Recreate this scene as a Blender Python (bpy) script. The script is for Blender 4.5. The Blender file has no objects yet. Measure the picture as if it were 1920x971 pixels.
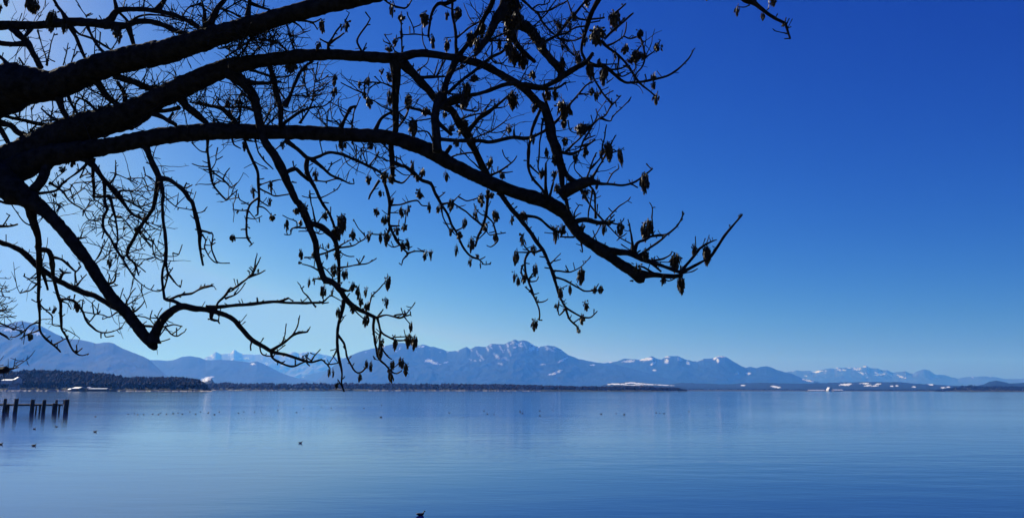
import bpy, bmesh, math, random
import numpy as np
from mathutils import Vector, Matrix, noise

# tuned constants for light, water and air
SKY_GAMMA = (2.75, 2.0, 0.88)
SKY_TINT = (0.0104, 0.0500, 0.695)
SKY_MAX = (1.9, 3.35, 6.0)
SKY_STRENGTH = 0.1
SUN_ENERGY = 4.0
EXPOSURE = 0.6
WATER_COL = (0.002, 0.010, 0.115)
WATER_ROUGH = 0.075
WATER_BUMP = 0.036
HAZE_TOP = 1500.0
HAZE_COL = (0.075, 0.31, 1.0)
HAZE_DENSITY = 5.2e-5
HAZE_G = 0.2

random.seed(11)
rng = np.random.default_rng(5)
scene = bpy.context.scene
COL = scene.collection

# ------------------------------------------------------------------ camera, sky, sun, exposure
W, H = 1920.0, 971.0
EYE = 4.0
LENS = 28.26
FPX = LENS / 36.0 * W
PITCH, ROLL = 9.25, 0.12
cd = bpy.data.cameras.new("camera")
cd.lens = LENS
cd.sensor_width = 36.0
cd.clip_start = 0.1
cd.clip_end = 200000.0
cam = bpy.data.objects.new("camera", cd)
COL.objects.link(cam)
CAM_M = (Matrix.Translation((0, 0, EYE)) @ Matrix.Rotation(math.radians(90 + PITCH), 4, 'X')
         @ Matrix.Rotation(math.radians(ROLL), 4, 'Z'))
cam.matrix_world = CAM_M
scene.camera = cam
CAM_R = CAM_M.to_3x3()

SUN_EL, SUN_AZ = 29.0, -48.0            # degrees; azimuth measured from the view direction, left is negative
world = bpy.data.worlds.new("World")
scene.world = world
world.use_nodes = True
wn, wl = world.node_tree.nodes, world.node_tree.links
wn.clear()
sky = wn.new("ShaderNodeTexSky")
sky.sky_type = 'NISHITA'
sky.sun_disc = False
sky.sun_elevation = math.radians(SUN_EL)
sky.sun_rotation = math.radians(SUN_AZ)
sky.altitude = 500.0
sky.air_density = 1.0
sky.dust_density = 0.8
sky.ozone_density = 2.0
sep = wn.new("ShaderNodeSeparateColor")          # a colour grade of the whole sky, the same in every direction
com = wn.new("ShaderNodeCombineColor")
wl.new(sky.outputs[0], sep.inputs[0])
for ch in range(3):
    pw = wn.new("ShaderNodeMath")
    pw.operation = 'POWER'
    pw.inputs[1].default_value = SKY_GAMMA[ch]
    mt = wn.new("ShaderNodeMath")
    mt.operation = 'MULTIPLY'
    mt.inputs[1].default_value = SKY_TINT[ch]
    mn = wn.new("ShaderNodeMath")
    mn.operation = 'MINIMUM'
    mn.inputs[1].default_value = SKY_MAX[ch]
    wl.new(sep.outputs[ch], pw.inputs[0])
    wl.new(pw.outputs[0], mt.inputs[0])
    wl.new(mt.outputs[0], mn.inputs[0])
    wl.new(mn.outputs[0], com.inputs[ch])
bg = wn.new("ShaderNodeBackground")
bg.inputs[1].default_value = SKY_STRENGTH
wo = wn.new("ShaderNodeOutputWorld")
wl.new(com.outputs[0], bg.inputs[0])
wl.new(bg.outputs[0], wo.inputs[0])

sd = bpy.data.lights.new("sun", 'SUN')
sd.energy = SUN_ENERGY
sd.angle = math.radians(0.5)
sd.color = (1.0, 0.95, 0.88)
sun = bpy.data.objects.new("sun", sd)
COL.objects.link(sun)
sdir = Vector((math.sin(math.radians(SUN_AZ)) * math.cos(math.radians(SUN_EL)),
               math.cos(math.radians(SUN_AZ)) * math.cos(math.radians(SUN_EL)),
               math.sin(math.radians(SUN_EL))))
sun.rotation_euler = sdir.to_track_quat('Z', 'Y').to_euler()

scene.view_settings.view_transform = 'Standard'
scene.view_settings.look = 'None'
scene.view_settings.exposure = EXPOSURE
scene.view_settings.gamma = 1.0
scene.render.engine = 'CYCLES'
scene.cycles.max_bounces = 6
scene.cycles.volume_bounces = 1
scene.cycles.use_denoising = True
scene.cycles.sample_clamp_indirect = 4.0


# ------------------------------------------------------------------ helpers
def ray(px, py):
    return CAM_R @ Vector(((px - W / 2) / FPX, -(py - H / 2) / FPX, -1.0))


def at_depth(px, py, d):                 # point at depth d along the viewing axis
    return Vector((0, 0, EYE)) + ray(px, py) * d


def at_dist(px, py, y):                  # point at world distance y
    r = ray(px, py)
    return Vector((0, 0, EYE)) + r * (y / r.y)


def on_water(px, py):
    r = ray(px, py)
    return Vector((0, 0, EYE)) + r * (-EYE / r.z)


def mesh_obj(name, verts, faces, mat=None, parent=None, smooth=False, loc=None):
    me = bpy.data.meshes.new(name)
    me.from_pydata([tuple(v) for v in verts], [], faces)
    me.update()
    if smooth:
        me.polygons.foreach_set("use_smooth", [True] * len(me.polygons))
    if mat:
        me.materials.append(mat)
    o = bpy.data.objects.new(name, me)
    COL.objects.link(o)
    if loc is not None:
        o.location = loc
    if parent:
        o.parent = parent
    return o


def thing(name, label, cat, loc=(0, 0, 0), rz=0.0, group=None):
    o = bpy.data.objects.new(name, None)
    COL.objects.link(o)
    o.empty_display_size = 0.2
    o.location = loc
    o.rotation_euler = (0, 0, rz)
    return tag(o, label, cat, group)


def tag(o, label, cat, group=None):
    o["label"] = label
    o["category"] = cat
    if group:
        o["group"] = group
    return o


def box(x0, x1, y0, y1, z0, z1):
    v = [(x0, y0, z0), (x1, y0, z0), (x1, y1, z0), (x0, y1, z0),
         (x0, y0, z1), (x1, y0, z1), (x1, y1, z1), (x0, y1, z1)]
    f = [(0, 3, 2, 1), (4, 5, 6, 7), (0, 1, 5, 4), (1, 2, 6, 5), (2, 3, 7, 6), (3, 0, 4, 7)]
    return v, f


def join_geo(parts):
    V, F = [], []
    for v, f in parts:
        b = len(V)
        V += list(v)
        F += [tuple(i + b for i in q) for q in f]
    return V, F


def new_mat(name):
    m = bpy.data.materials.new(name)
    m.use_nodes = True
    nt = m.node_tree
    p = nt.nodes["Principled BSDF"]
    return m, nt, p


def ramp(nt, fac, stops):
    r = nt.nodes.new("ShaderNodeValToRGB")
    e = r.color_ramp.elements
    while len(e) < len(stops):
        e.new(0.5)
    for k, (pos, c) in enumerate(stops):
        e[k].position = pos
        e[k].color = (*c, 1.0)
    nt.links.new(fac, r.inputs[0])
    return r.outputs[0]


def tex_noise(nt, scale, detail=4.0, rough=0.55, vec=None):
    n = nt.nodes.new("ShaderNodeTexNoise")
    n.inputs["Scale"].default_value = scale
    n.inputs["Detail"].default_value = detail
    n.inputs["Roughness"].default_value = rough
    if vec is not None:
        nt.links.new(vec, n.inputs["Vector"])
    return n.outputs["Fac"]


def simple_mat(name, c0, c1, scale, rough=0.8, spec=0.3, bump=0.0, bump_dist=0.01):
    m, nt, p = new_mat(name)
    tc = nt.nodes.new("ShaderNodeTexCoord")
    n = tex_noise(nt, scale, 5.0, 0.6, tc.outputs["Object"])
    nt.links.new(ramp(nt, n, [(0.3, c0), (0.7, c1)]), p.inputs["Base Color"])
    p.inputs["Roughness"].default_value = rough
    p.inputs["Specular IOR Level"].default_value = spec
    if bump > 0:
        b = nt.nodes.new("ShaderNodeBump")
        b.inputs["Strength"].default_value = bump
        b.inputs["Distance"].default_value = bump_dist
        nt.links.new(n, b.inputs["Height"])
        nt.links.new(b.outputs[0], p.inputs["Normal"])
    return m


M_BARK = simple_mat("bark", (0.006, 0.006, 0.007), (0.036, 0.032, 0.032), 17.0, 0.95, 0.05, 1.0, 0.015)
M_TWIG = simple_mat("twig_bark", (0.012, 0.010, 0.009), (0.032, 0.026, 0.022), 40.0, 0.8, 0.15)
M_WOOD = simple_mat("weathered_wood", (0.045, 0.038, 0.032), (0.12, 0.10, 0.085), 6.0, 0.85, 0.2)
M_PLANK = simple_mat("deck_wood", (0.14, 0.12, 0.11), (0.26, 0.23, 0.21), 3.0, 0.8, 0.2)
M_CONIFER = simple_mat("forest_foliage", (0.008, 0.011, 0.018), (0.024, 0.024, 0.032), 0.02, 0.95, 0.05)
M_BAREWOOD = simple_mat("bare_wood_crowns", (0.030, 0.026, 0.034), (0.062, 0.050, 0.056), 0.02, 0.95, 0.05)
M_REED = simple_mat("dry_reed", (0.34, 0.30, 0.27), (0.50, 0.46, 0.43), 0.02, 0.95, 0.05)
M_SNOWROOF = simple_mat("snowy_roof", (0.45, 0.46, 0.49), (0.80, 0.81, 0.83), 0.25, 0.6, 0.3)
M_WALL = simple_mat("house_wall", (0.36, 0.33, 0.30), (0.52, 0.49, 0.46), 0.4, 0.9, 0.1)
M_DARKWALL = simple_mat("timber_wall", (0.05, 0.04, 0.035), (0.11, 0.09, 0.07), 0.6, 0.9, 0.1)
M_PANE = simple_mat("window_glass", (0.02, 0.025, 0.03), (0.05, 0.055, 0.06), 1.0, 0.1, 0.5)
M_GRASS = simple_mat("winter_grass", (0.06, 0.065, 0.03), (0.13, 0.12, 0.06), 3.0, 0.95, 0.05, 0.6, 0.03)
M_BIRD = simple_mat("dark_plumage", (0.012, 0.012, 0.014), (0.03, 0.028, 0.028), 30.0, 0.6, 0.3)
M_BILL = simple_mat("pale_bill", (0.45, 0.40, 0.36), (0.6, 0.55, 0.5), 30.0, 0.5, 0.3)


def seed_material():
    m, nt, p = new_mat("dry_seed_husk")
    tc = nt.nodes.new("ShaderNodeTexCoord")
    n = tex_noise(nt, 9.0, 3.0, 0.6, tc.outputs["Object"])
    nt.links.new(ramp(nt, n, [(0.40, (0.016, 0.012, 0.007)), (0.85, (0.15, 0.105, 0.05))]), p.inputs["Base Color"])
    p.inputs["Roughness"].default_value = 0.5
    p.inputs["Specular IOR Level"].default_value = 0.2
    tr = nt.nodes.new("ShaderNodeBsdfTranslucent")
    tr.inputs[0].default_value = (0.36, 0.26, 0.12, 1)
    mx = nt.nodes.new("ShaderNodeMixShader")
    mx.inputs[0].default_value = 0.16
    out = nt.nodes["Material Output"]
    nt.links.new(p.outputs[0], mx.inputs[1])
    nt.links.new(tr.outputs[0], mx.inputs[2])
    nt.links.new(mx.outputs[0], out.inputs[0])
    return m


M_SEED = seed_material()

# ------------------------------------------------------------------ water
FAR = 36000.0


def water_material():
    m, nt, p = new_mat("lake_water")
    L = nt.links
    p.inputs["Base Color"].default_value = (*WATER_COL, 1)
    p.inputs["IOR"].default_value = 1.333
    p.inputs["Roughness"].default_value = WATER_ROUGH
    p.inputs["Specular IOR Level"].default_value = 0.5
    tc = nt.nodes.new("ShaderNodeTexCoord")

    def mapped(sx, sy, rz=0.0):
        mp = nt.nodes.new("ShaderNodeMapping")
        mp.inputs["Scale"].default_value = (sx, sy, 1.0)
        mp.inputs["Rotation"].default_value = (0, 0, rz)
        L.new(tc.outputs["Object"], mp.inputs["Vector"])
        return mp.outputs[0]
    ripple = tex_noise(nt, 1.0, 2.0, 0.5, mapped(1.1, 2.6, 0.25))
    swell = tex_noise(nt, 1.0, 2.0, 0.5, mapped(0.16, 0.42, -0.2))
    wind = tex_noise(nt, 1.0, 3.0, 0.55, mapped(0.005, 0.016))
    wind_r = nt.nodes.new("ShaderNodeMapRange")
    wind_r.inputs[1].default_value = 0.38
    wind_r.inputs[2].default_value = 0.66
    wind_r.inputs[3].default_value = 0.15
    wind_r.inputs[4].default_value = 1.35
    L.new(wind, wind_r.inputs[0])
    mulr = nt.nodes.new("ShaderNodeMath")
    mulr.operation = 'MULTIPLY'
    mulr.inputs[1].default_value = 0.30
    L.new(ripple, mulr.inputs[0])
    add = nt.nodes.new("ShaderNodeMath")
    add.operation = 'ADD'
    L.new(mulr.outputs[0], add.inputs[0])
    L.new(swell, add.inputs[1])
    mulw = nt.nodes.new("ShaderNodeMath")
    mulw.operation = 'MULTIPLY'
    L.new(add.outputs[0], mulw.inputs[0])
    L.new(wind_r.outputs[0], mulw.inputs[1])
    b = nt.nodes.new("ShaderNodeBump")
    b.inputs["Strength"].default_value = 1.0
    b.inputs["Distance"].default_value = WATER_BUMP
    L.new(mulw.outputs[0], b.inputs["Height"])
    L.new(b.outputs[0], p.inputs["Normal"])
    return m


xs = [-30000, -8000, -2000, -500, -120, -30, 30, 120, 500, 2000, 8000, 30000]
ys = [-1500, -200, 0, 10, 25, 60, 150, 400, 1000, 2500, 6000, 14000, FAR]
wv = [(x, y, 0.0) for y in ys for x in xs]
nx = len(xs)
wf = [(j * nx + i, j * nx + i + 1, (j + 1) * nx + i + 1, (j + 1) * nx + i)
      for j in range(len(ys) - 1) for i in range(nx - 1)]
water = mesh_obj("water", wv, wf, water_material())
water["kind"] = "structure"

# bank behind and beside the camera: the tree stands on it
bank_prof = [(-1400, 2.6), (-60, 2.5), (-20, 2.42), (-6, 2.36), (2, 2.33), (6, 2.28), (7.6, 2.15), (8.6, 1.6), (9.6, 0.6), (10.6, -0.6)]
bx = [-1500, -300, -80, -40] + [i * 1.5 for i in range(-18, 19)] + [40, 80, 300, 1500]
bv, bf = [], []
for (y, z) in bank_prof:
    for x in bx:
        dz = 0.10 * noise.noise(Vector((x * 0.3, y * 0.3, 0))) if abs(x) < 60 and y > -60 else 0.0
        bv.append((x, y, z + dz))
for j in range(len(bank_prof) - 1):
    for i in range(len(bx) - 1):
        a = j * len(bx) + i
        bf.append((a, a + 1, a + len(bx) + 1, a + len(bx)))
bank = mesh_obj("shore_bank", bv, bf, M_GRASS, smooth=True)
bank["kind"] = "structure"


# ------------------------------------------------------------------ mountains
def mountain_material(name, low, high, rock, h0, h1):
    m, nt, p = new_mat(name)
    L = nt.links
    geo = nt.nodes.new("ShaderNodeNewGeometry")
    n1 = tex_noise(nt, 0.0016, 6.0, 0.6, geo.outputs["Position"])
    base = ramp(nt, n1, [(0.3, low), (0.7, high)])
    sx = nt.nodes.new("ShaderNodeSeparateXYZ")
    L.new(geo.outputs["Position"], sx.inputs[0])
    mr = nt.nodes.new("ShaderNodeMapRange")
    mr.inputs[1].default_value = h0
    mr.inputs[2].default_value = h1
    L.new(sx.outputs["Z"], mr.inputs[0])
    mix = nt.nodes.new("ShaderNodeMix")
    mix.data_type = 'RGBA'
    L.new(mr.outputs[0], mix.inputs[0])
    L.new(base, mix.inputs[6])
    mix.inputs[7].default_value = (*rock, 1)
    at = nt.nodes.new("ShaderNodeAttribute")
    at.attribute_name = "snow"
    mix2 = nt.nodes.new("ShaderNodeMix")
    mix2.data_type = 'RGBA'
    L.new(at.outputs["Fac"], mix2.inputs[0])
    L.new(mix.outputs[2], mix2.inputs[6])
    mix2.inputs[7].default_value = (0.82, 0.84, 0.88, 1)
    L.new(mix2.outputs[2], p.inputs["Base Color"])
    p.inputs["Roughness"].default_value = 0.95
    p.inputs["Specular IOR Level"].default_value = 0.05
    return m


WOOD_LO, WOOD_HI = (0.008, 0.016, 0.016), (0.020, 0.032, 0.026)
ROCK = (0.07, 0.085, 0.10)


def profile(pts, x):
    return float(np.interp(x, [p[0] for p in pts], [p[1] for p in pts]))


def ridge(name, pts, dist, reach, mat, rough=1.0, relief=0.16, snow=None, snow_line=None, step=1.5, rows=56,
          jag=1.0, power=1.15, seed=0.0, base=-6.0):
    """A real range: crest line at world distance `dist`, spurs and gullies running down towards the lake, a back slope."""
    if dist > 12000:
        reach *= 0.55
    x0, x1 = pts[0][0], pts[-1][0]
    n = int((x1 - x0) / step) + 1
    V, S = [], []
    back = 10
    crest = []
    for i in range(n):
        px = x0 + (x1 - x0) * i / (n - 1)
        py = profile(pts, px)
        py += jag * (noise.fractal(Vector((px * 0.11, seed, 3.1)), 0.8, 2.1, 4) * 1.1)
        crest.append(at_dist(px, py, dist))
    zs = np.array([max(c.z, 2.0) for c in crest])
    kern = np.hanning(2 * min(26, n // 3) + 3)
    kern /= kern.sum()
    hw_ = len(kern) // 2
    zb = np.convolve(np.pad(zs, hw_, mode="edge"), kern, mode="valid")
    for i in range(n):
        c = crest[i]
        zc = zs[i]
        dirv = Vector((c.x, c.y, 0)).normalized()
        for j in range(rows + back):
            if j < rows:
                t = 1.0 - j / (rows - 1.0)           # 1 at the foot, 0 at the crest
                d = -reach * t
                wb = min(1.0, t * 2.2)
                z = (zc * (1 - wb) + zb[i] * wb) * (1 - t) ** power
            else:
                t = (j - rows + 1) / back
                d = reach * 0.6 * t
                z = zc * (1 - t) ** 0.9
            q = Vector((c.x, c.y, 0)) + dirv * d
            e = 4 * t * (1 - t) if j < rows else t
            w = 700.0 * dist / 20000.0
            sp = noise.ridged_multi_fractal(Vector((q.x / w / 1.6, q.y / w / 3.2, seed)), 0.9, 2.1, 5, 1.0, 2.0)
            fine = noise.fractal(Vector((q.x / w * 3, q.y / w * 3, seed + 9)), 0.9, 2.0, 4)
            dz = zc * relief * 0.65 * e * ((sp - 1.0) * 0.55 + fine * 0.25 * rough)
            if j < rows and t < 0.25:
                dz = min(dz, 0.0) if t < 0.06 else dz * 0.7
            z2 = z + dz
            lim = (EYE + (zc - EYE) * (c.y + dirv.y * d) / c.y) - 1.0
            if j < rows - 1:
                z2 = min(z2, lim)
            if j == rows + back - 1 or (j == 0):
                z2 = base
            V.append((q.x, q.y, max(z2, base)))
            s = 0.0
            if j < rows:
                if snow_line is not None:
                    a, b, amt = snow_line
                    k = (z2 / zc if zc > 60 else 0)
                    hz = min(max((z2 - a) / (b - a), 0), 1)
                    nn = noise.fractal(Vector((q.x / w * 5, q.z if False else z2 / w * 9, seed + 4)), 0.8, 2.1, 4)
                    s = min(max((hz * amt + nn * 1.3 - 0.75) * 4, 0), 1) * (1 if hz > 0.02 else 0)
                if snow:
                    rel = Vector((q.x, q.y, z2 - EYE))
                    lc = CAM_R.transposed() @ rel
                    sxp = W / 2 + FPX * lc.x / -lc.z
                    syp = H / 2 - FPX * lc.y / -lc.z
                    for (cx, cy, rx, ry, ang, *amt) in snow:
                        if abs(sxp - cx) > rx * 1.7 or abs(syp - cy) > (ry + rx) * 1.7:
                            continue
                        ca, sa = math.cos(math.radians(ang)), math.sin(math.radians(ang))
                        u = ((sxp - cx) * ca + (syp - cy) * sa) / rx
                        v2 = (-(sxp - cx) * sa + (syp - cy) * ca) / ry
                        r2 = u * u + v2 * v2 + 0.9 * noise.fractal(Vector((sxp * 0.28, syp * 0.55, seed)), 0.7, 2.2, 3)
                        if r2 < 1.0:
                            s = max(s, min(1.0, (1.0 - r2) * 1.7) * (amt[0] if amt else 1.0))
            S.append(s)
    m = rows + back
    F = [(i * m + j, (i + 1) * m + j, (i + 1) * m + j + 1, i * m + j + 1) for i in range(n - 1) for j in range(m - 1)]
    o = mesh_obj(name, V, F, mat, smooth=True)
    a = o.data.attributes.new("snow", 'FLOAT', 'POINT')
    a.data.foreach_set("value", np.array(S, dtype=np.float32))
    o["kind"] = "structure"
    return o


M_MT = mountain_material("wooded_mountain", WOOD_LO, WOOD_HI, ROCK, 900, 1250)
M_MT_LOW = mountain_material("wooded_hill", WOOD_LO, WOOD_HI, ROCK, 5000, 6000)
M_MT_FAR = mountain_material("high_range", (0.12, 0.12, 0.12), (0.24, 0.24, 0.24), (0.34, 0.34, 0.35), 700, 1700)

M_MT_FAR_R = mountain_material("far_range", (0.04, 0.05, 0.055), (0.09, 0.10, 0.10), (0.16, 0.17, 0.18), 900, 1700)

ridge("mountain", [(-420, 640), (-300, 610), (-180, 580), (-90, 590), (-30, 604), (0, 609), (21, 606), (40, 601), (62, 606), (79, 612), (100, 623),
                   (125, 635), (146, 636), (167, 640), (181, 644), (193, 642), (204, 641), (214, 644), (229, 653), (256, 663), (279, 673),
                   (292, 686), (308, 700), (330, 716), (350, 726)], 14000, 5200, M_MT, relief=0.10, jag=0.5, seed=1.0,
      snow=[(60, 622, 26, 4, 12), (20, 618, 16, 3, 0)])
ridge("mountain", [(150, 700), (230, 684), (270, 674), (300, 675), (313, 676), (325, 675), (340, 669), (355, 667), (375, 670), (386, 675), (415, 674),
                   (437, 675), (450, 677), (467, 679), (482, 677), (492, 681), (505, 687), (530, 700), (555, 708), (600, 717), (640, 726)],
      18000, 4200, M_MT, relief=0.10, jag=0.4, seed=2.0, snow=[(474, 682, 5, 2, 0), (388, 709, 14, 3, -15)])
ridge("mountain_range", [(340, 694), (385, 671), (395, 666), (405, 659), (415, 664), (431, 662), (439, 656), (450, 661), (462, 664), (480, 664),
                         (510, 664), (530, 666), (540, 662), (550, 659), (562, 662), (577, 659), (592, 661), (605, 664), (620, 667), (635, 670),
                         (660, 674), (720, 690), (800, 715)], 31000, 5000, M_MT_FAR, relief=0.2, jag=1.3, seed=3.0, snow_line=(700, 1700, 0.75))
ridge("mountain", [(540, 722), (560, 709), (580, 702), (600, 697), (620, 690), (640, 688), (665, 684), (700, 684), (760, 700), (830, 726)], 23000, 3200,
      M_MT, relief=0.14, jag=0.7, seed=4.0, snow=[(578, 695, 4, 3, -25), (560, 703, 10, 2.5, 20)])
ridge("mountain", [(590, 716), (620, 690), (632, 680), (645, 671), (658, 666), (670, 661), (685, 656), (700, 653), (715, 650), (730, 646), (745, 643), (755, 642),
                   (768, 645), (780, 647), (795, 645.5), (805, 649), (822, 652), (840, 659), (857, 657), (875, 650), (882, 654), (892, 649), (912, 650),
                   (920, 644), (945, 645), (957, 639), (965, 636), (972, 639), (980, 637), (990, 640), (997, 645), (1005, 649), (1012, 650), (1027, 647),
                   (1040, 649), (1052, 655), (1065, 665), (1080, 671), (1097, 675), (1117, 679), (1140, 681), (1160, 684), (1200, 695), (1260, 712), (1300, 726)],
      19000, 5600, M_MT, relief=0.17, jag=0.8, seed=5.0, rows=84,
      snow=[(804, 676, 9, 3.6, 8), (815, 680, 10, 2.6, 14), (836, 679, 7, 1.2, -12, 0.5), (997, 654, 7, 4.2, -28), (1001, 650, 4, 3.0, -50), (1056, 674, 12, 2.2, -27), (1043, 698, 11, 2.4, -24),
            (1034, 701, 7, 1.6, -12), (1018, 683, 7, 1.2, -8, 0.5), (1111, 684, 6, 1.4, 2, 0.8), (895, 662, 8, 1.6, 65, 0.35), (902, 668, 9, 2, 50, 0.3), (940, 654, 9, 1.8, 60, 0.4), (932, 668, 10, 3, 40, 0.35),
            (938, 682, 5, 2, 10, 0.4), (972, 646, 9, 1.6, 35, 0.45), (985, 648, 7, 1.4, 60, 0.4), (914, 654, 6, 1.5, 60, 0.5), (955, 660, 10, 2, 65, 0.3), (882, 674, 4, 1.4, 30, 0.35), (890, 676, 4, 1.6, 10, 0.35),
            (952, 647, 6, 1.6, 70, 0.5), (1030, 654, 14, 2.0, 25, 0.35), (882, 655, 6, 1.4, 40, 0.4), (920, 650, 6, 1.4, 50, 0.4), (900, 675, 3, 2, 50, 0.4), (960, 640, 6, 2, 50, 0.35), (947, 672, 9, 3, 20, 0.25)],
      snow_line=(850, 1300, 0.42))
ridge("mountain", [(1050, 726), (1090, 700), (1110, 688), (1125, 682), (1140, 679.5), (1157, 677), (1171, 672), (1190, 673), (1200, 674), (1211, 671), (1223, 668),
                   (1235, 673), (1240, 674), (1248, 668), (1259, 666.5), (1273, 668), (1284, 673), (1300, 677), (1309, 677), (1319, 672), (1334, 672),
                   (1348, 667), (1359, 668), (1373, 676), (1390, 686), (1398, 689), (1407, 687.5), (1417, 690), (1425, 687.5), (1436, 686), (1444, 688),
                   (1457, 693), (1469, 697), (1484, 700), (1505, 709), (1525, 713), (1545, 719), (1575, 727)],
      21000, 4800, M_MT, relief=0.15, jag=0.8, seed=6.0, rows=70,
      snow=[(1212, 673, 16, 3, -6), (1225, 681, 6, 2.5, -30), (1274, 673, 5, 3, 50), (1340, 672, 5, 2, -25), (1227, 694, 4, 1.8, 10), (1382, 700, 4, 2.5, -20), (1403, 700, 5, 2.5, 0),
            (1180, 677, 12, 2.5, -5), (1290, 680, 5, 3, 50), (1346, 676, 3, 4, 0), (1515, 713, 12, 2, 12), (1250, 677, 4, 5, 10)],
      snow_line=(700, 1100, 0.45))
ridge("mountain_range", [(1380, 726), (1440, 704), (1480, 696), (1494, 694), (1505, 695), (1519, 695), (1528, 697), (1540, 692.7), (1556, 690), (1565, 691), (1569, 688.6),
                         (1578, 689), (1599, 689), (1613, 689), (1617, 687), (1624, 684.7), (1631, 690), (1645, 690), (1654, 694), (1663, 692.7), (1672, 698),
                         (1686, 697), (1698, 696), (1711, 700.7), (1716, 697), (1723, 694), (1732, 692), (1743, 694), (1753, 702), (1769, 702), (1782, 706.5),
                         (1796, 709), (1812, 706.5), (1847, 705), (1870, 707), (1883, 710), (1904, 710), (1920, 709), (1990, 704), (2100, 700), (2300, 712)],
      30000, 5000, M_MT_FAR_R, relief=0.2, jag=0.7, seed=7.0, snow_line=(450, 1300, 0.75),
      snow=[(1607, 692, 8, 3, 0), (1650, 701, 10, 3, -8), (1668, 702, 5, 2.5, 30), (1690, 706, 9, 2, 20), (1530, 696, 10, 2.5, 0), (1574, 693, 5, 2, 20)])
# low wooded and snow-patched hills before the ranges, right half
ridge("hill", [(1180, 727), (1220, 722), (1260, 719), (1275, 717), (1310, 718), (1345, 719.5), (1365, 720), (1400, 717.5), (1430, 717), (1500, 719), (1560, 717), (1590, 716), (1640, 715.6), (1690, 716), (1720, 719),
               (1745, 720), (1780, 722), (1830, 724), (1900, 727)], 11000, 2600, M_MT_LOW, relief=0.10, jag=0.6, seed=8.0, rows=60, power=0.9,
      snow=[(1290, 712, 1, 1, 0), (1311, 714.5, 5, 1.3, 0), (1586, 720.5, 13, 2.2, -3), (1622, 718.5, 10, 1.3, 0), (1627, 722.5, 8, 1.5, -5), (1646, 719.8, 6, 1.6, -5), (1640, 723, 8, 1.3, -5), (1672, 723.5, 4, 1.2, 0), (1682, 723, 4, 1.4, 0),
            (1745, 720.5, 6, 1.6, 5), (1714, 725, 4, 1.4, 0), (1393, 722, 5, 1.2, 0), (1454, 725, 11, 2, 8), (1768, 726.5, 6, 1.3, 0), (1778, 725.5, 4, 1.3, 0)])
ridge("hill", [(1820, 725), (1845, 720), (1855, 715), (1868, 713.2), (1880, 715), (1892, 718.5), (1905, 718), (1925, 717), (2000, 714), (2200, 720)], 9500, 1800,
      M_MT_LOW, relief=0.06, jag=0.5, seed=9.0, rows=30, power=0.8)
# gentle snow-covered meadow behind the dark shore wood
ridge("snow_meadow", [(1115, 729), (1135, 720), (1142, 718), (1160, 717.5), (1176, 715.5), (1192, 716), (1202, 717), (1220, 718.5), (1245, 720.5), (1270, 722), (1290, 728)],
      9000, 1200, M_MT_LOW, relief=0.02, jag=0.5, seed=10.0, rows=26, power=0.55, snow=[(1158, 719.8, 17, 1.3, 1), (1180, 717.6, 12, 1.3, -3), (1198, 719.0, 14, 1.5, 3), (1218, 720.2, 14, 1.3, 4), (1244, 721.6, 20, 0.8, 3), (1190, 721.6, 22, 0.7, 1), (1142, 720.5, 5, 0.8, 0)])
ridge("snow_field", [(372, 722), (380, 712), (390, 706), (396, 708), (402, 717), (410, 724)], 5000, 500, M_MT_LOW, relief=0.02, jag=0.3, seed=11.0, rows=20, power=0.8,
      snow=[(388, 709, 12, 6, -18)])

# ------------------------------------------------------------------ wooded shores
def conifer(h, r):
    V, F = [], []
    k = 6
    for (z0, z1, rr) in ((0.10, 0.55, 1.0), (0.34, 0.80, 0.72), (0.58, 1.0, 0.46)):
        b = len(V)
        a0 = random.random() * 6
        for i in range(k):
            a = a0 + i * 2 * math.pi / k
            q = r * rr * random.uniform(0.72, 1.15)
            V.append((q * math.cos(a), q * math.sin(a), h * (z0 + random.uniform(-0.03, 0.03))))
        V.append((0, 0, h * z1))
        F += [(b + i, b + (i + 1) % k, b + k) for i in range(k)]
    return V, F


def broadleaf(h, r):
    V, F = [], []
    for c in range(5):
        cx, cy = random.uniform(-.5, .5) * r, random.uniform(-.5, .5) * r
        cz = h * random.uniform(0.45, 0.8)
        s = r * random.uniform(0.45, 0.75)
        b = len(V)
        V += [(cx + s * random.uniform(.7, 1.2), cy, cz), (cx - s * random.uniform(.7, 1.2), cy, cz), (cx, cy + s, cz), (cx, cy - s, cz),
              (cx, cy, cz + s * random.uniform(.7, 1.1)), (cx, cy, cz - s * 1.3)]
        F += [(b + 0, b + 2, b + 4), (b + 2, b + 1, b + 4), (b + 1, b + 3, b + 4), (b + 3, b + 0, b + 4),
              (b + 2, b + 0, b + 5), (b + 1, b + 2, b + 5), (b + 3, b + 1, b + 5), (b + 0, b + 3, b + 5)]
    return V, F


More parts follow.
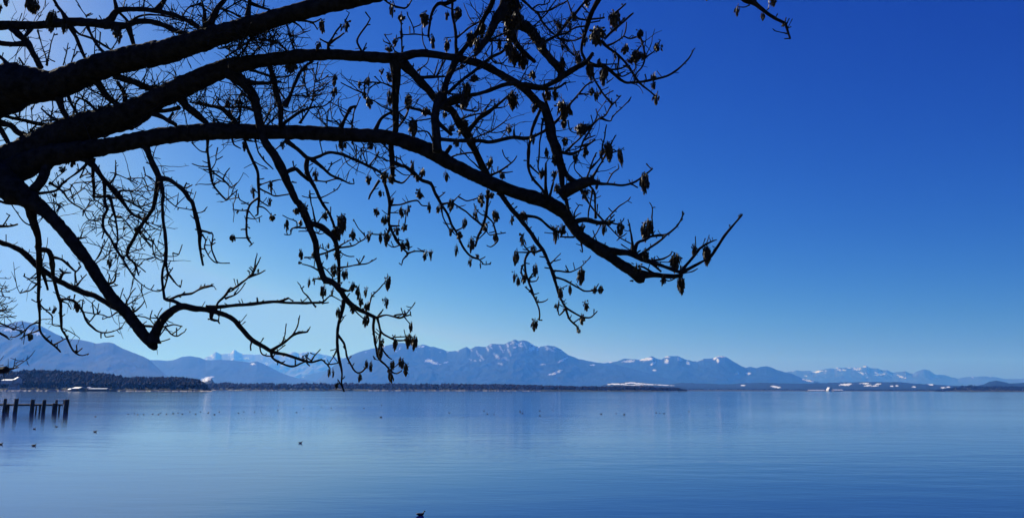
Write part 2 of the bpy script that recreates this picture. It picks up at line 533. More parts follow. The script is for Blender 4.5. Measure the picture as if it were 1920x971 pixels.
def wood(name, pts, dist, depth, tree_h, spacing, rows, mat, conifers=0.7, shore_lift=0.6, base_rows=10):
    """Ground mound whose trees reach the outline `pts`, covered with many small trees (one mass)."""
    x0, x1 = pts[0][0], pts[-1][0]
    n = int((x1 - x0) / 4) + 2
    heights, V, F = [], [], []
    for i in range(n):
        px = x0 + (x1 - x0) * i / (n - 1)
        crest = at_dist(px, profile(pts, px), dist)
        heights.append((px, crest))
        top = max(crest.z - tree_h * 0.8, shore_lift)
        dv = Vector((crest.x, crest.y, 0)).normalized()
        for j in range(base_rows + 3):
            if j <= base_rows:
                t = j / base_rows
                q = Vector((crest.x, crest.y, 0)) - dv * depth * (1 - t)
                z = -0.6 if j == 0 else shore_lift + (top - shore_lift) * t ** 0.8
            else:
                q = Vector((crest.x, crest.y, 0)) + dv * depth * 0.5 * (j - base_rows)
                z = top * (0.6 if j == base_rows + 1 else 0.0) - 0.6
            V.append((q.x, q.y, z))
    m = base_rows + 3
    F = [(i * m + j, (i + 1) * m + j, (i + 1) * m + j + 1, i * m + j + 1) for i in range(n - 1) for j in range(m - 1)]
    g = mesh_obj("shore_land", V, F, M_GRASS, smooth=True)
    g["kind"] = "structure"
    TV, TF = [], []
    for r in range(rows):
        t = (r + 0.3) / rows
        px = x0 + random.random() * spacing
        while px < x1:
            crest = at_dist(px, profile(pts, px), dist)
            dv = Vector((crest.x, crest.y, 0)).normalized()
            tt = min(max(t + random.uniform(-.5, .5) / rows, 0.05), 1.0)
            q = Vector((crest.x, crest.y, 0)) - dv * depth * (1 - tt)
            top = max(crest.z - tree_h * 0.8, shore_lift)
            z = shore_lift + (top - shore_lift) * tt ** 0.8
            hh = tree_h * random.uniform(0.6, 1.0)
            avail = max(crest.z - z, 2.5)
            hh = min(hh, avail * random.uniform(0.90, 1.01))
            if random.random() < conifers:
                v, f = conifer(hh, min(hh * 0.26, tree_h * 0.24))
            else:
                v, f = broadleaf(hh, min(hh * 0.42, tree_h * 0.36))
            b = len(TV)
            TV += [(q.x + a, q.y + c, z + d) for (a, c, d) in v]
            TF += [tuple(k + b for k in q2) for q2 in f]
            px += spacing * random.uniform(0.6, 1.4)
    o = mesh_obj(name, TV, TF, mat)
    o["kind"] = "stuff"
    return o


wood("forest", [(-160, 697), (-60, 695), (0, 695.5), (20, 692.5), (62, 691.5), (95, 691), (125, 692), (150, 693.5), (167, 694.5), (190, 697.5), (208, 700), (225, 702.5), (233, 706), (250, 704.6),
                (292, 704.6), (325, 705), (354, 705.6), (371, 710), (381, 716), (388, 724), (396, 731)], 2000, 420, 19, 3.2, 11, M_CONIFER, 0.45)
wood("forest", [(372, 719), (400, 716), (425, 714.8), (437, 716), (470, 717), (500, 716.5), (540, 717.5), (560, 716.5), (590, 715.8), (620, 717), (650, 716), (700, 717.5),
                (740, 716.8), (800, 717.5), (860, 717), (900, 718), (930, 717.8), (960, 719), (1000, 720), (1040, 721.5), (1090, 722.5), (1140, 723), (1180, 722), (1230, 724), (1270, 726), (1288, 730)],
     3200, 260, 20, 3.0, 5, M_BAREWOOD, 0.35, shore_lift=0.8)
wood("forest", [(1262, 731), (1290, 727.5), (1350, 727), (1420, 727.5), (1470, 728), (1530, 728.5), (1600, 729), (1660, 729), (1740, 728.5), (1765, 729.5)],
     6500, 300, 16, 3.0, 3, M_CONIFER, 0.4, shore_lift=1.0)
wood("forest", [(1752, 732), (1770, 729), (1785, 725), (1792, 722.5), (1797, 723), (1803, 721.5), (1818, 720.8), (1826, 720), (1835, 722), (1850, 723), (1862, 721.5), (1872, 721),
                (1885, 722.5), (1905, 723), (1940, 722), (2000, 720), (2080, 722)], 5200, 420, 19, 3.0, 6, M_CONIFER, 0.5, shore_lift=1.0)


# pale reed belts along the shores
def reeds(x0, x1, dist, h, thick, seed, gaps=0.35):
    V, F = [], []
    px = x0
    while px < x1:
        w = random.uniform(3, 9)
        if noise.noise(Vector((px * 0.02, seed, 0))) > -gaps:
            for k in range(3):
                p0 = at_dist(px, 735, dist + random.uniform(-thick, thick))
                p1 = at_dist(px + w, 735, dist + random.uniform(-thick, thick))
                hh = h * random.uniform(0.6, 1.1)
                h2 = h * random.uniform(0.6, 1.1)
                b = len(V)
                V += [(p0.x, p0.y, -0.3), (p1.x, p1.y, -0.3), (p1.x, p1.y + 4, h2), (p0.x, p0.y + 4, hh),
                      (p0.x, p0.y + 9, -0.3), (p1.x, p1.y + 9, -0.3)]
                F += [(b, b + 1, b + 2, b + 3), (b + 3, b + 2, b + 5, b + 4)]
        px += w
    o = mesh_obj("reed_belt", V, F, M_REED)
    o["kind"] = "stuff"
    return o


reeds(-60, 134, 1545, 2.1, 10, 0.3, 0.75)
reeds(218, 395, 1575, 1.7, 10, 1.3, 0.8)
reeds(392, 520, 2930, 2.4, 12, 2.3, 0.5)
reeds(690, 1010, 2930, 3.0, 12, 3.3, 0.5)


# ------------------------------------------------------------------ buildings on the far shores
def house(name, label, cat, px, dist, w, d, hw, hr, rz=0.0, wall=None, z0=0.5, roof_mat=None, windows=3, group=None):
    p = at_dist(px, 733, dist)
    t = thing(name, label, cat, (p.x, p.y, z0), rz, group)
    v, f = box(-w / 2, w / 2, -d / 2, d / 2, -1.5, hw)
    b = len(v)
    v += [(-w / 2, 0, hw + hr * 0.93), (w / 2, 0, hw + hr * 0.93)]
    f += [(3, 7, b, 4, 0), (1, 5, b + 1, 6, 2)] if False else [(7, b, 4), (5, b + 1, 6)]
    mesh_obj("wall", v, f, wall or M_WALL, t)
    ov, e = 0.6, 0.35
    rv = []
    for s in (-1, 1):
        rv += [(-w / 2 - ov, s * (d / 2 + ov), hw - hr * ov / (d / 2)), (w / 2 + ov, s * (d / 2 + ov), hw - hr * ov / (d / 2))]
    rv += [(-w / 2 - ov, 0, hw + hr), (w / 2 + ov, 0, hw + hr)]
    top = [(x, y, z + e) for (x, y, z) in rv]
    V = rv + top
    F = [(0, 1, 5, 4), (3, 2, 4, 5), (6, 10, 11, 7), (9, 11, 10, 8), (0, 6, 7, 1), (2, 3, 9, 8), (0, 4, 10, 6), (4, 2, 8, 10), (1, 7, 11, 5), (5, 11, 9, 3)]
    mesh_obj("roof", V, F, roof_mat or M_SNOWROOF, t)
    for k in range(windows):
        x = -w / 2 + w * (k + 0.5) / windows
        wv_, wf_ = box(x - 0.6, x + 0.6, -d / 2 - 0.06, -d / 2 + 0.04, hw * 0.35, hw * 0.35 + 1.5)
        mesh_obj("window", wv_, wf_, M_PANE, t)
    return t


house("lake_house", "long house with a pale snowy roof high in the wood at the far left shore", "house", 15, 1640, 22, 14, 5.0, 2.2, -0.1, z0=16)
house("lake_house", "house with the brightest snow-white roof above the left shore reeds", "house", 31, 1640, 12, 13, 6, 4.2, -0.8, z0=17)
house("lake_house", "pale house low among bare trees behind the wooden jetty", "house", 26, 1600, 16, 11, 6.5, 4, 0.1, z0=3, roof_mat=M_WOOD, windows=4)
house("boathouse", "largest white-roofed boathouse by the dark wooded shore", "boathouse", 147, 1545, 17, 16, 4.0, 2.6, -0.35, M_DARKWALL, 1.2)
house("boathouse", "small white-roofed hut left of the boathouses", "boathouse", 132, 1550, 7, 7, 2.4, 1.8, -0.5, M_DARKWALL, 0.8, windows=1)
house("boathouse", "small hut between the two long white-roofed boathouses", "boathouse", 167, 1560, 5, 6, 5.2, 2, 0.0, M_DARKWALL, 1.0, windows=1)
house("boathouse", "long low boathouse with a thin snowy roof, rightmost on the left shore", "boathouse", 185, 1550, 33, 12, 3.5, 1.3, 0.03, M_DARKWALL, 0.9, windows=6)
house("lake_house", "white shore house with steep snowy gable on the far right shore", "house", 1554, 6050, 26, 30, 6, 22, 1.9, z0=1)
house("lake_house", "long snowy-roofed house right of the white gabled house on the far shore", "house", 1570, 6080, 70, 44, 5, 8, 0.05, M_DARKWALL, 1.0, windows=6)
house("lake_house", "long low snowy-roofed house left of the white gabled house on the far shore", "house", 1530, 6100, 120, 44, 3, 7.0, -0.03, M_DARKWALL, 1.0, windows=7)
house("lake_house", "small snowy-roofed cottage on the dark far right shore", "house", 1768, 5000, 20, 14, 4, 5, 0.1, M_DARKWALL, 1.0, windows=2)


# ------------------------------------------------------------------ jetty
def jetty():
    D = 143.0
    k = D / FPX

    def X(px, dy=0.0):
        return at_dist(px, 773, D + dy).x
    ox = X(64)
    t = thing("jetty", "old wooden jetty on thick dark posts at the left edge of the lake", "jetty", (ox, D, 0))
    deck = 1.45

    def post(px, top, r, dy, lean=0.0, name="post"):
        V, F = [], []
        n = 9
        top *= 0.92
        lv = [-1.2, 0.0, 0.7, 1.3, top - 0.06, top]
        for i, z in enumerate(lv):
            rr = r * 1.3 * (1.0 + 0.06 * random.uniform(-1, 1)) * (0.86 if i == len(lv) - 1 else 1.0)
            for j in range(n):
                a = j * 2 * math.pi / n
                V.append((X(px, dy) - ox + lean * z + rr * math.cos(a), dy + rr * math.sin(a), z))
        for i in range(len(lv) - 1):
            for j in range(n):
                F.append((i * n + j, i * n + (j + 1) % n, (i + 1) * n + (j + 1) % n, (i + 1) * n + j))
        F.append(tuple(range((len(lv) - 1) * n, len(lv) * n)))
        return mesh_obj(name, V, F, M_WOOD, t)
    for (px, top, r, dy, lean) in [(7, 2.55, .21, -1.0, 0.03), (28, 2.55, .25, -1.2, 0.03), (59.5, 2.42, .25, -1.0, 0.0), (81, 2.35, .23, -1.1, 0.02), (102, 1.74, .30, -0.9, 0.0), (123, 2.42, .29, -1.15, 0.02)]:
        post(px, top, r, dy, lean)
    for (px, top, r, dy) in [(-16, 2.4, .22, -1.0), (-40, 2.4, .22, -1.0), (12, 1.6, .12, 1.2), (15.5, 1.6, .10, 0.4), (74, 1.6, .13, 1.2), (67, 1.6, .10, 1.3), (110.5, 1.6, .12, 1.2), (104, 2.3, .15, 0.9)]:
        post(px, top, r, dy)
    # stringers, cross beams and planks
    for dy in (-0.62, 0.85):
        v, f = box(X(-60, dy) - ox, X(116, dy) - ox, dy - 0.08, dy + 0.08, deck - 0.32, deck - 0.07)
        mesh_obj("beam", v, f, M_WOOD, t)
    xx = X(-60) - ox
    pk = 0
    while xx < X(117, -0.8) - ox:
        v, f = box(0, 0.235, -0.78, 1.15, 0, 0.055)
        zz = deck - 0.065 + random.uniform(-0.008, 0.008)
        mesh_obj("plank", [(a + xx, b + random.uniform(-.03, .03), c + zz) for a, b, c in v], f, M_PLANK, t)
        xx += 0.255
        pk += 1
    # bench-like rail at the head
    v, f = box(X(103, .6) - ox, X(119, .6) - ox, 0.5, 0.95, 2.12, 2.22)
    mesh_obj("bench_seat", v, f, M_SNOWROOF, t)
    v, f = box(X(117, .6) - ox, X(118.3, .6) - ox, 0.55, 0.9, deck, 2.12)
    mesh_obj("bench_leg", v, f, M_WOOD, t)
    v, f = box(X(103.2, .6) - ox, X(104.4, .6) - ox, 0.55, 0.85, deck, 2.12)
    mesh_obj("bench_leg", v, f, M_WOOD, t)


jetty()


# ------------------------------------------------------------------ water birds
def bird_meshes():
    def body_geo():
        V, F = [], []
        st = [(-0.19, 0.075, 0.012, 0.008), (-0.15, 0.072, 0.045, 0.028), (-0.08, 0.055, 0.080, 0.055), (0.0, 0.045, 0.090, 0.066), (0.08, 0.048, 0.075, 0.062),
              (0.125, 0.075, 0.046, 0.050), (0.142, 0.115, 0.030, 0.032), (0.150, 0.150, 0.031, 0.030), (0.170, 0.172, 0.033, 0.030), (0.196, 0.172, 0.022, 0.022), (0.206, 0.168, 0.008, 0.010)]
        n = 10
        for i, (x, z, ry, rz) in enumerate(st):
            for j in range(n):
                a = j * 2 * math.pi / n
                tx = 0.0
                if 5 <= i <= 7:
                    tx = -0.4 * rz * math.sin(a)
                V.append((x + tx, ry * math.cos(a), z + rz * math.sin(a)))
        for i in range(len(st) - 1):
            for j in range(n):
                F.append((i * n + j, i * n + (j + 1) % n, (i + 1) * n + (j + 1) % n, (i + 1) * n + j))
        F.append(tuple(range(n))[::-1])
        F.append(tuple(range((len(st) - 1) * n, len(st) * n)))
        return V, F
    def bill_geo():
        V = [(0.198, 0.011, 0.172), (0.198, -0.011, 0.172), (0.198, 0, 0.158), (0.204, 0, 0.182), (0.236, 0, 0.160)]
        F = [(0, 3, 4), (3, 1, 4), (1, 2, 4), (2, 0, 4), (0, 2, 1, 3)]
        return V, F
    out = []
    for (nm, geo, mat) in (("body", body_geo(), M_BIRD), ("bill", bill_geo(), M_BILL)):
        me = bpy.data.meshes.new(nm)
        me.from_pydata(geo[0], [], geo[1])
        me.update()
        me.polygons.foreach_set("use_smooth", [True] * len(me.polygons))
        me.materials.append(mat)
        out.append(me)
    return out


BODY, BILL = bird_meshes()


def bird(px, py, label, rz, s=1.0, group=None, parts=False):
    p = on_water(px, py)
    if parts:
        t = thing("water_bird", label, "bird", (p.x, p.y, 0.0), rz, group)
        for me in (BODY, BILL):
            o = bpy.data.objects.new(me.name, me)
            COL.objects.link(o)
            o.parent = t
            o.scale = (s * 0.85, s * 0.85, s * 0.85)
    else:
        t = bpy.data.objects.new("water_bird", BODY)
        COL.objects.link(t)
        t.location = (p.x, p.y, 0.0)
        t.rotation_euler = (0, 0, rz)
        t.scale = (s * 0.85, s * 0.85, s * 0.85)
        tag(t, label, "bird", group)
    return t


NEAR = [(788, 966, "dark water bird nearest the camera, at the bottom edge of the lake", 0.1, 0.9),
        (563, 830.5, "dark water bird swimming alone with a faint wake, centre left of the lake", 0.0, 1.0),
        (63, 835.5, "dark water bird below the jetty, nearest of those on the left", 0.2, 1.1),
        (64, 804, "dark water bird just in front of the jetty, below its second post", 0.3, 1.0),
        (106, 800, "small dark water bird in front of the last jetty posts", 3.0, 1.0),
        (178, 809.5, "dark water bird right of the jetty, out on open water", 0.1, 1.15),
        (1, 833, "dark water bird cut off by the left edge of the picture", 0.0, 1.1),
        (179, 781, "small dark water bird level with the jetty foot, right of its last post", 0.0, 1.0),
        (1127, 776, "dark water bird leading the scattered flock right of centre", 0.0, 1.3),
        (1170, 777, "dark water bird with flat outline, far out right of centre", 0.0, 1.3),
        (714, 782, "lone dark water bird below the flock, left of centre", 0.2, 1.2)]
for b in NEAR:
    bird(b[0], b[1], b[2], b[3], b[4], None, True)
FLOCK = """240,776 269,777 286,776 301,774 312,776 334,774 342,776 356,772 367,776 376,772 390,774 402,777 447,774 457,772 477,772 252,775
391,773 490,770 522,760.5 521,769 556,773 569,765 602,763 621,764.5 715,759.5 682,765 842,774 839,757.5 846,758 907,770 914,776 926,776 975,773
981,770 980,775 1012,770 1012,779 1155,775 1230,774 1237,774.5 1037,769 1245,775 1292,771 975,770 297,777 325,775 411,772 258,777"""
ZONES = [(420, "small dark water bird in the line of birds just right of the jetty", "line of water birds right of the jetty"),
         (660, "small dark water bird in the loose flock under the drooping boughs", "water birds under the drooping boughs"),
         (1020, "small dark water bird in the sparse flock below the highest mountain", "water birds below the highest mountain"),
         (9999, "small dark water bird in the far flock below the snowy meadow", "water birds below the snowy meadow")]
for tok in FLOCK.split():
    x, y = map(float, tok.split(","))
    _, lab, grp = next(zn for zn in ZONES if x < zn[0])
    bird(x, y, lab, random.choice((0, math.pi)) + random.uniform(-.5, .5), random.uniform(0.85, 1.15), grp)

# ------------------------------------------------------------------ the tree: traced limbs given their own depth, real size and thickness
TILES = {'S': (0, 0, 1.0), 'P': (1240, 0, 6.0)}
for k, (tx, ty) in dict(A=(0, 0), B=(360, 0), C=(720, 0), D=(1000, 0), E=(0, 180), F=(360, 180), G=(720, 180), H=(1000, 180), I=(0, 360),
                        J=(360, 360), K=(720, 360), L=(1000, 360), M=(0, 540), N=(360, 540), O=(720, 500)).items():
    TILES[k] = (tx, ty, 4.8)

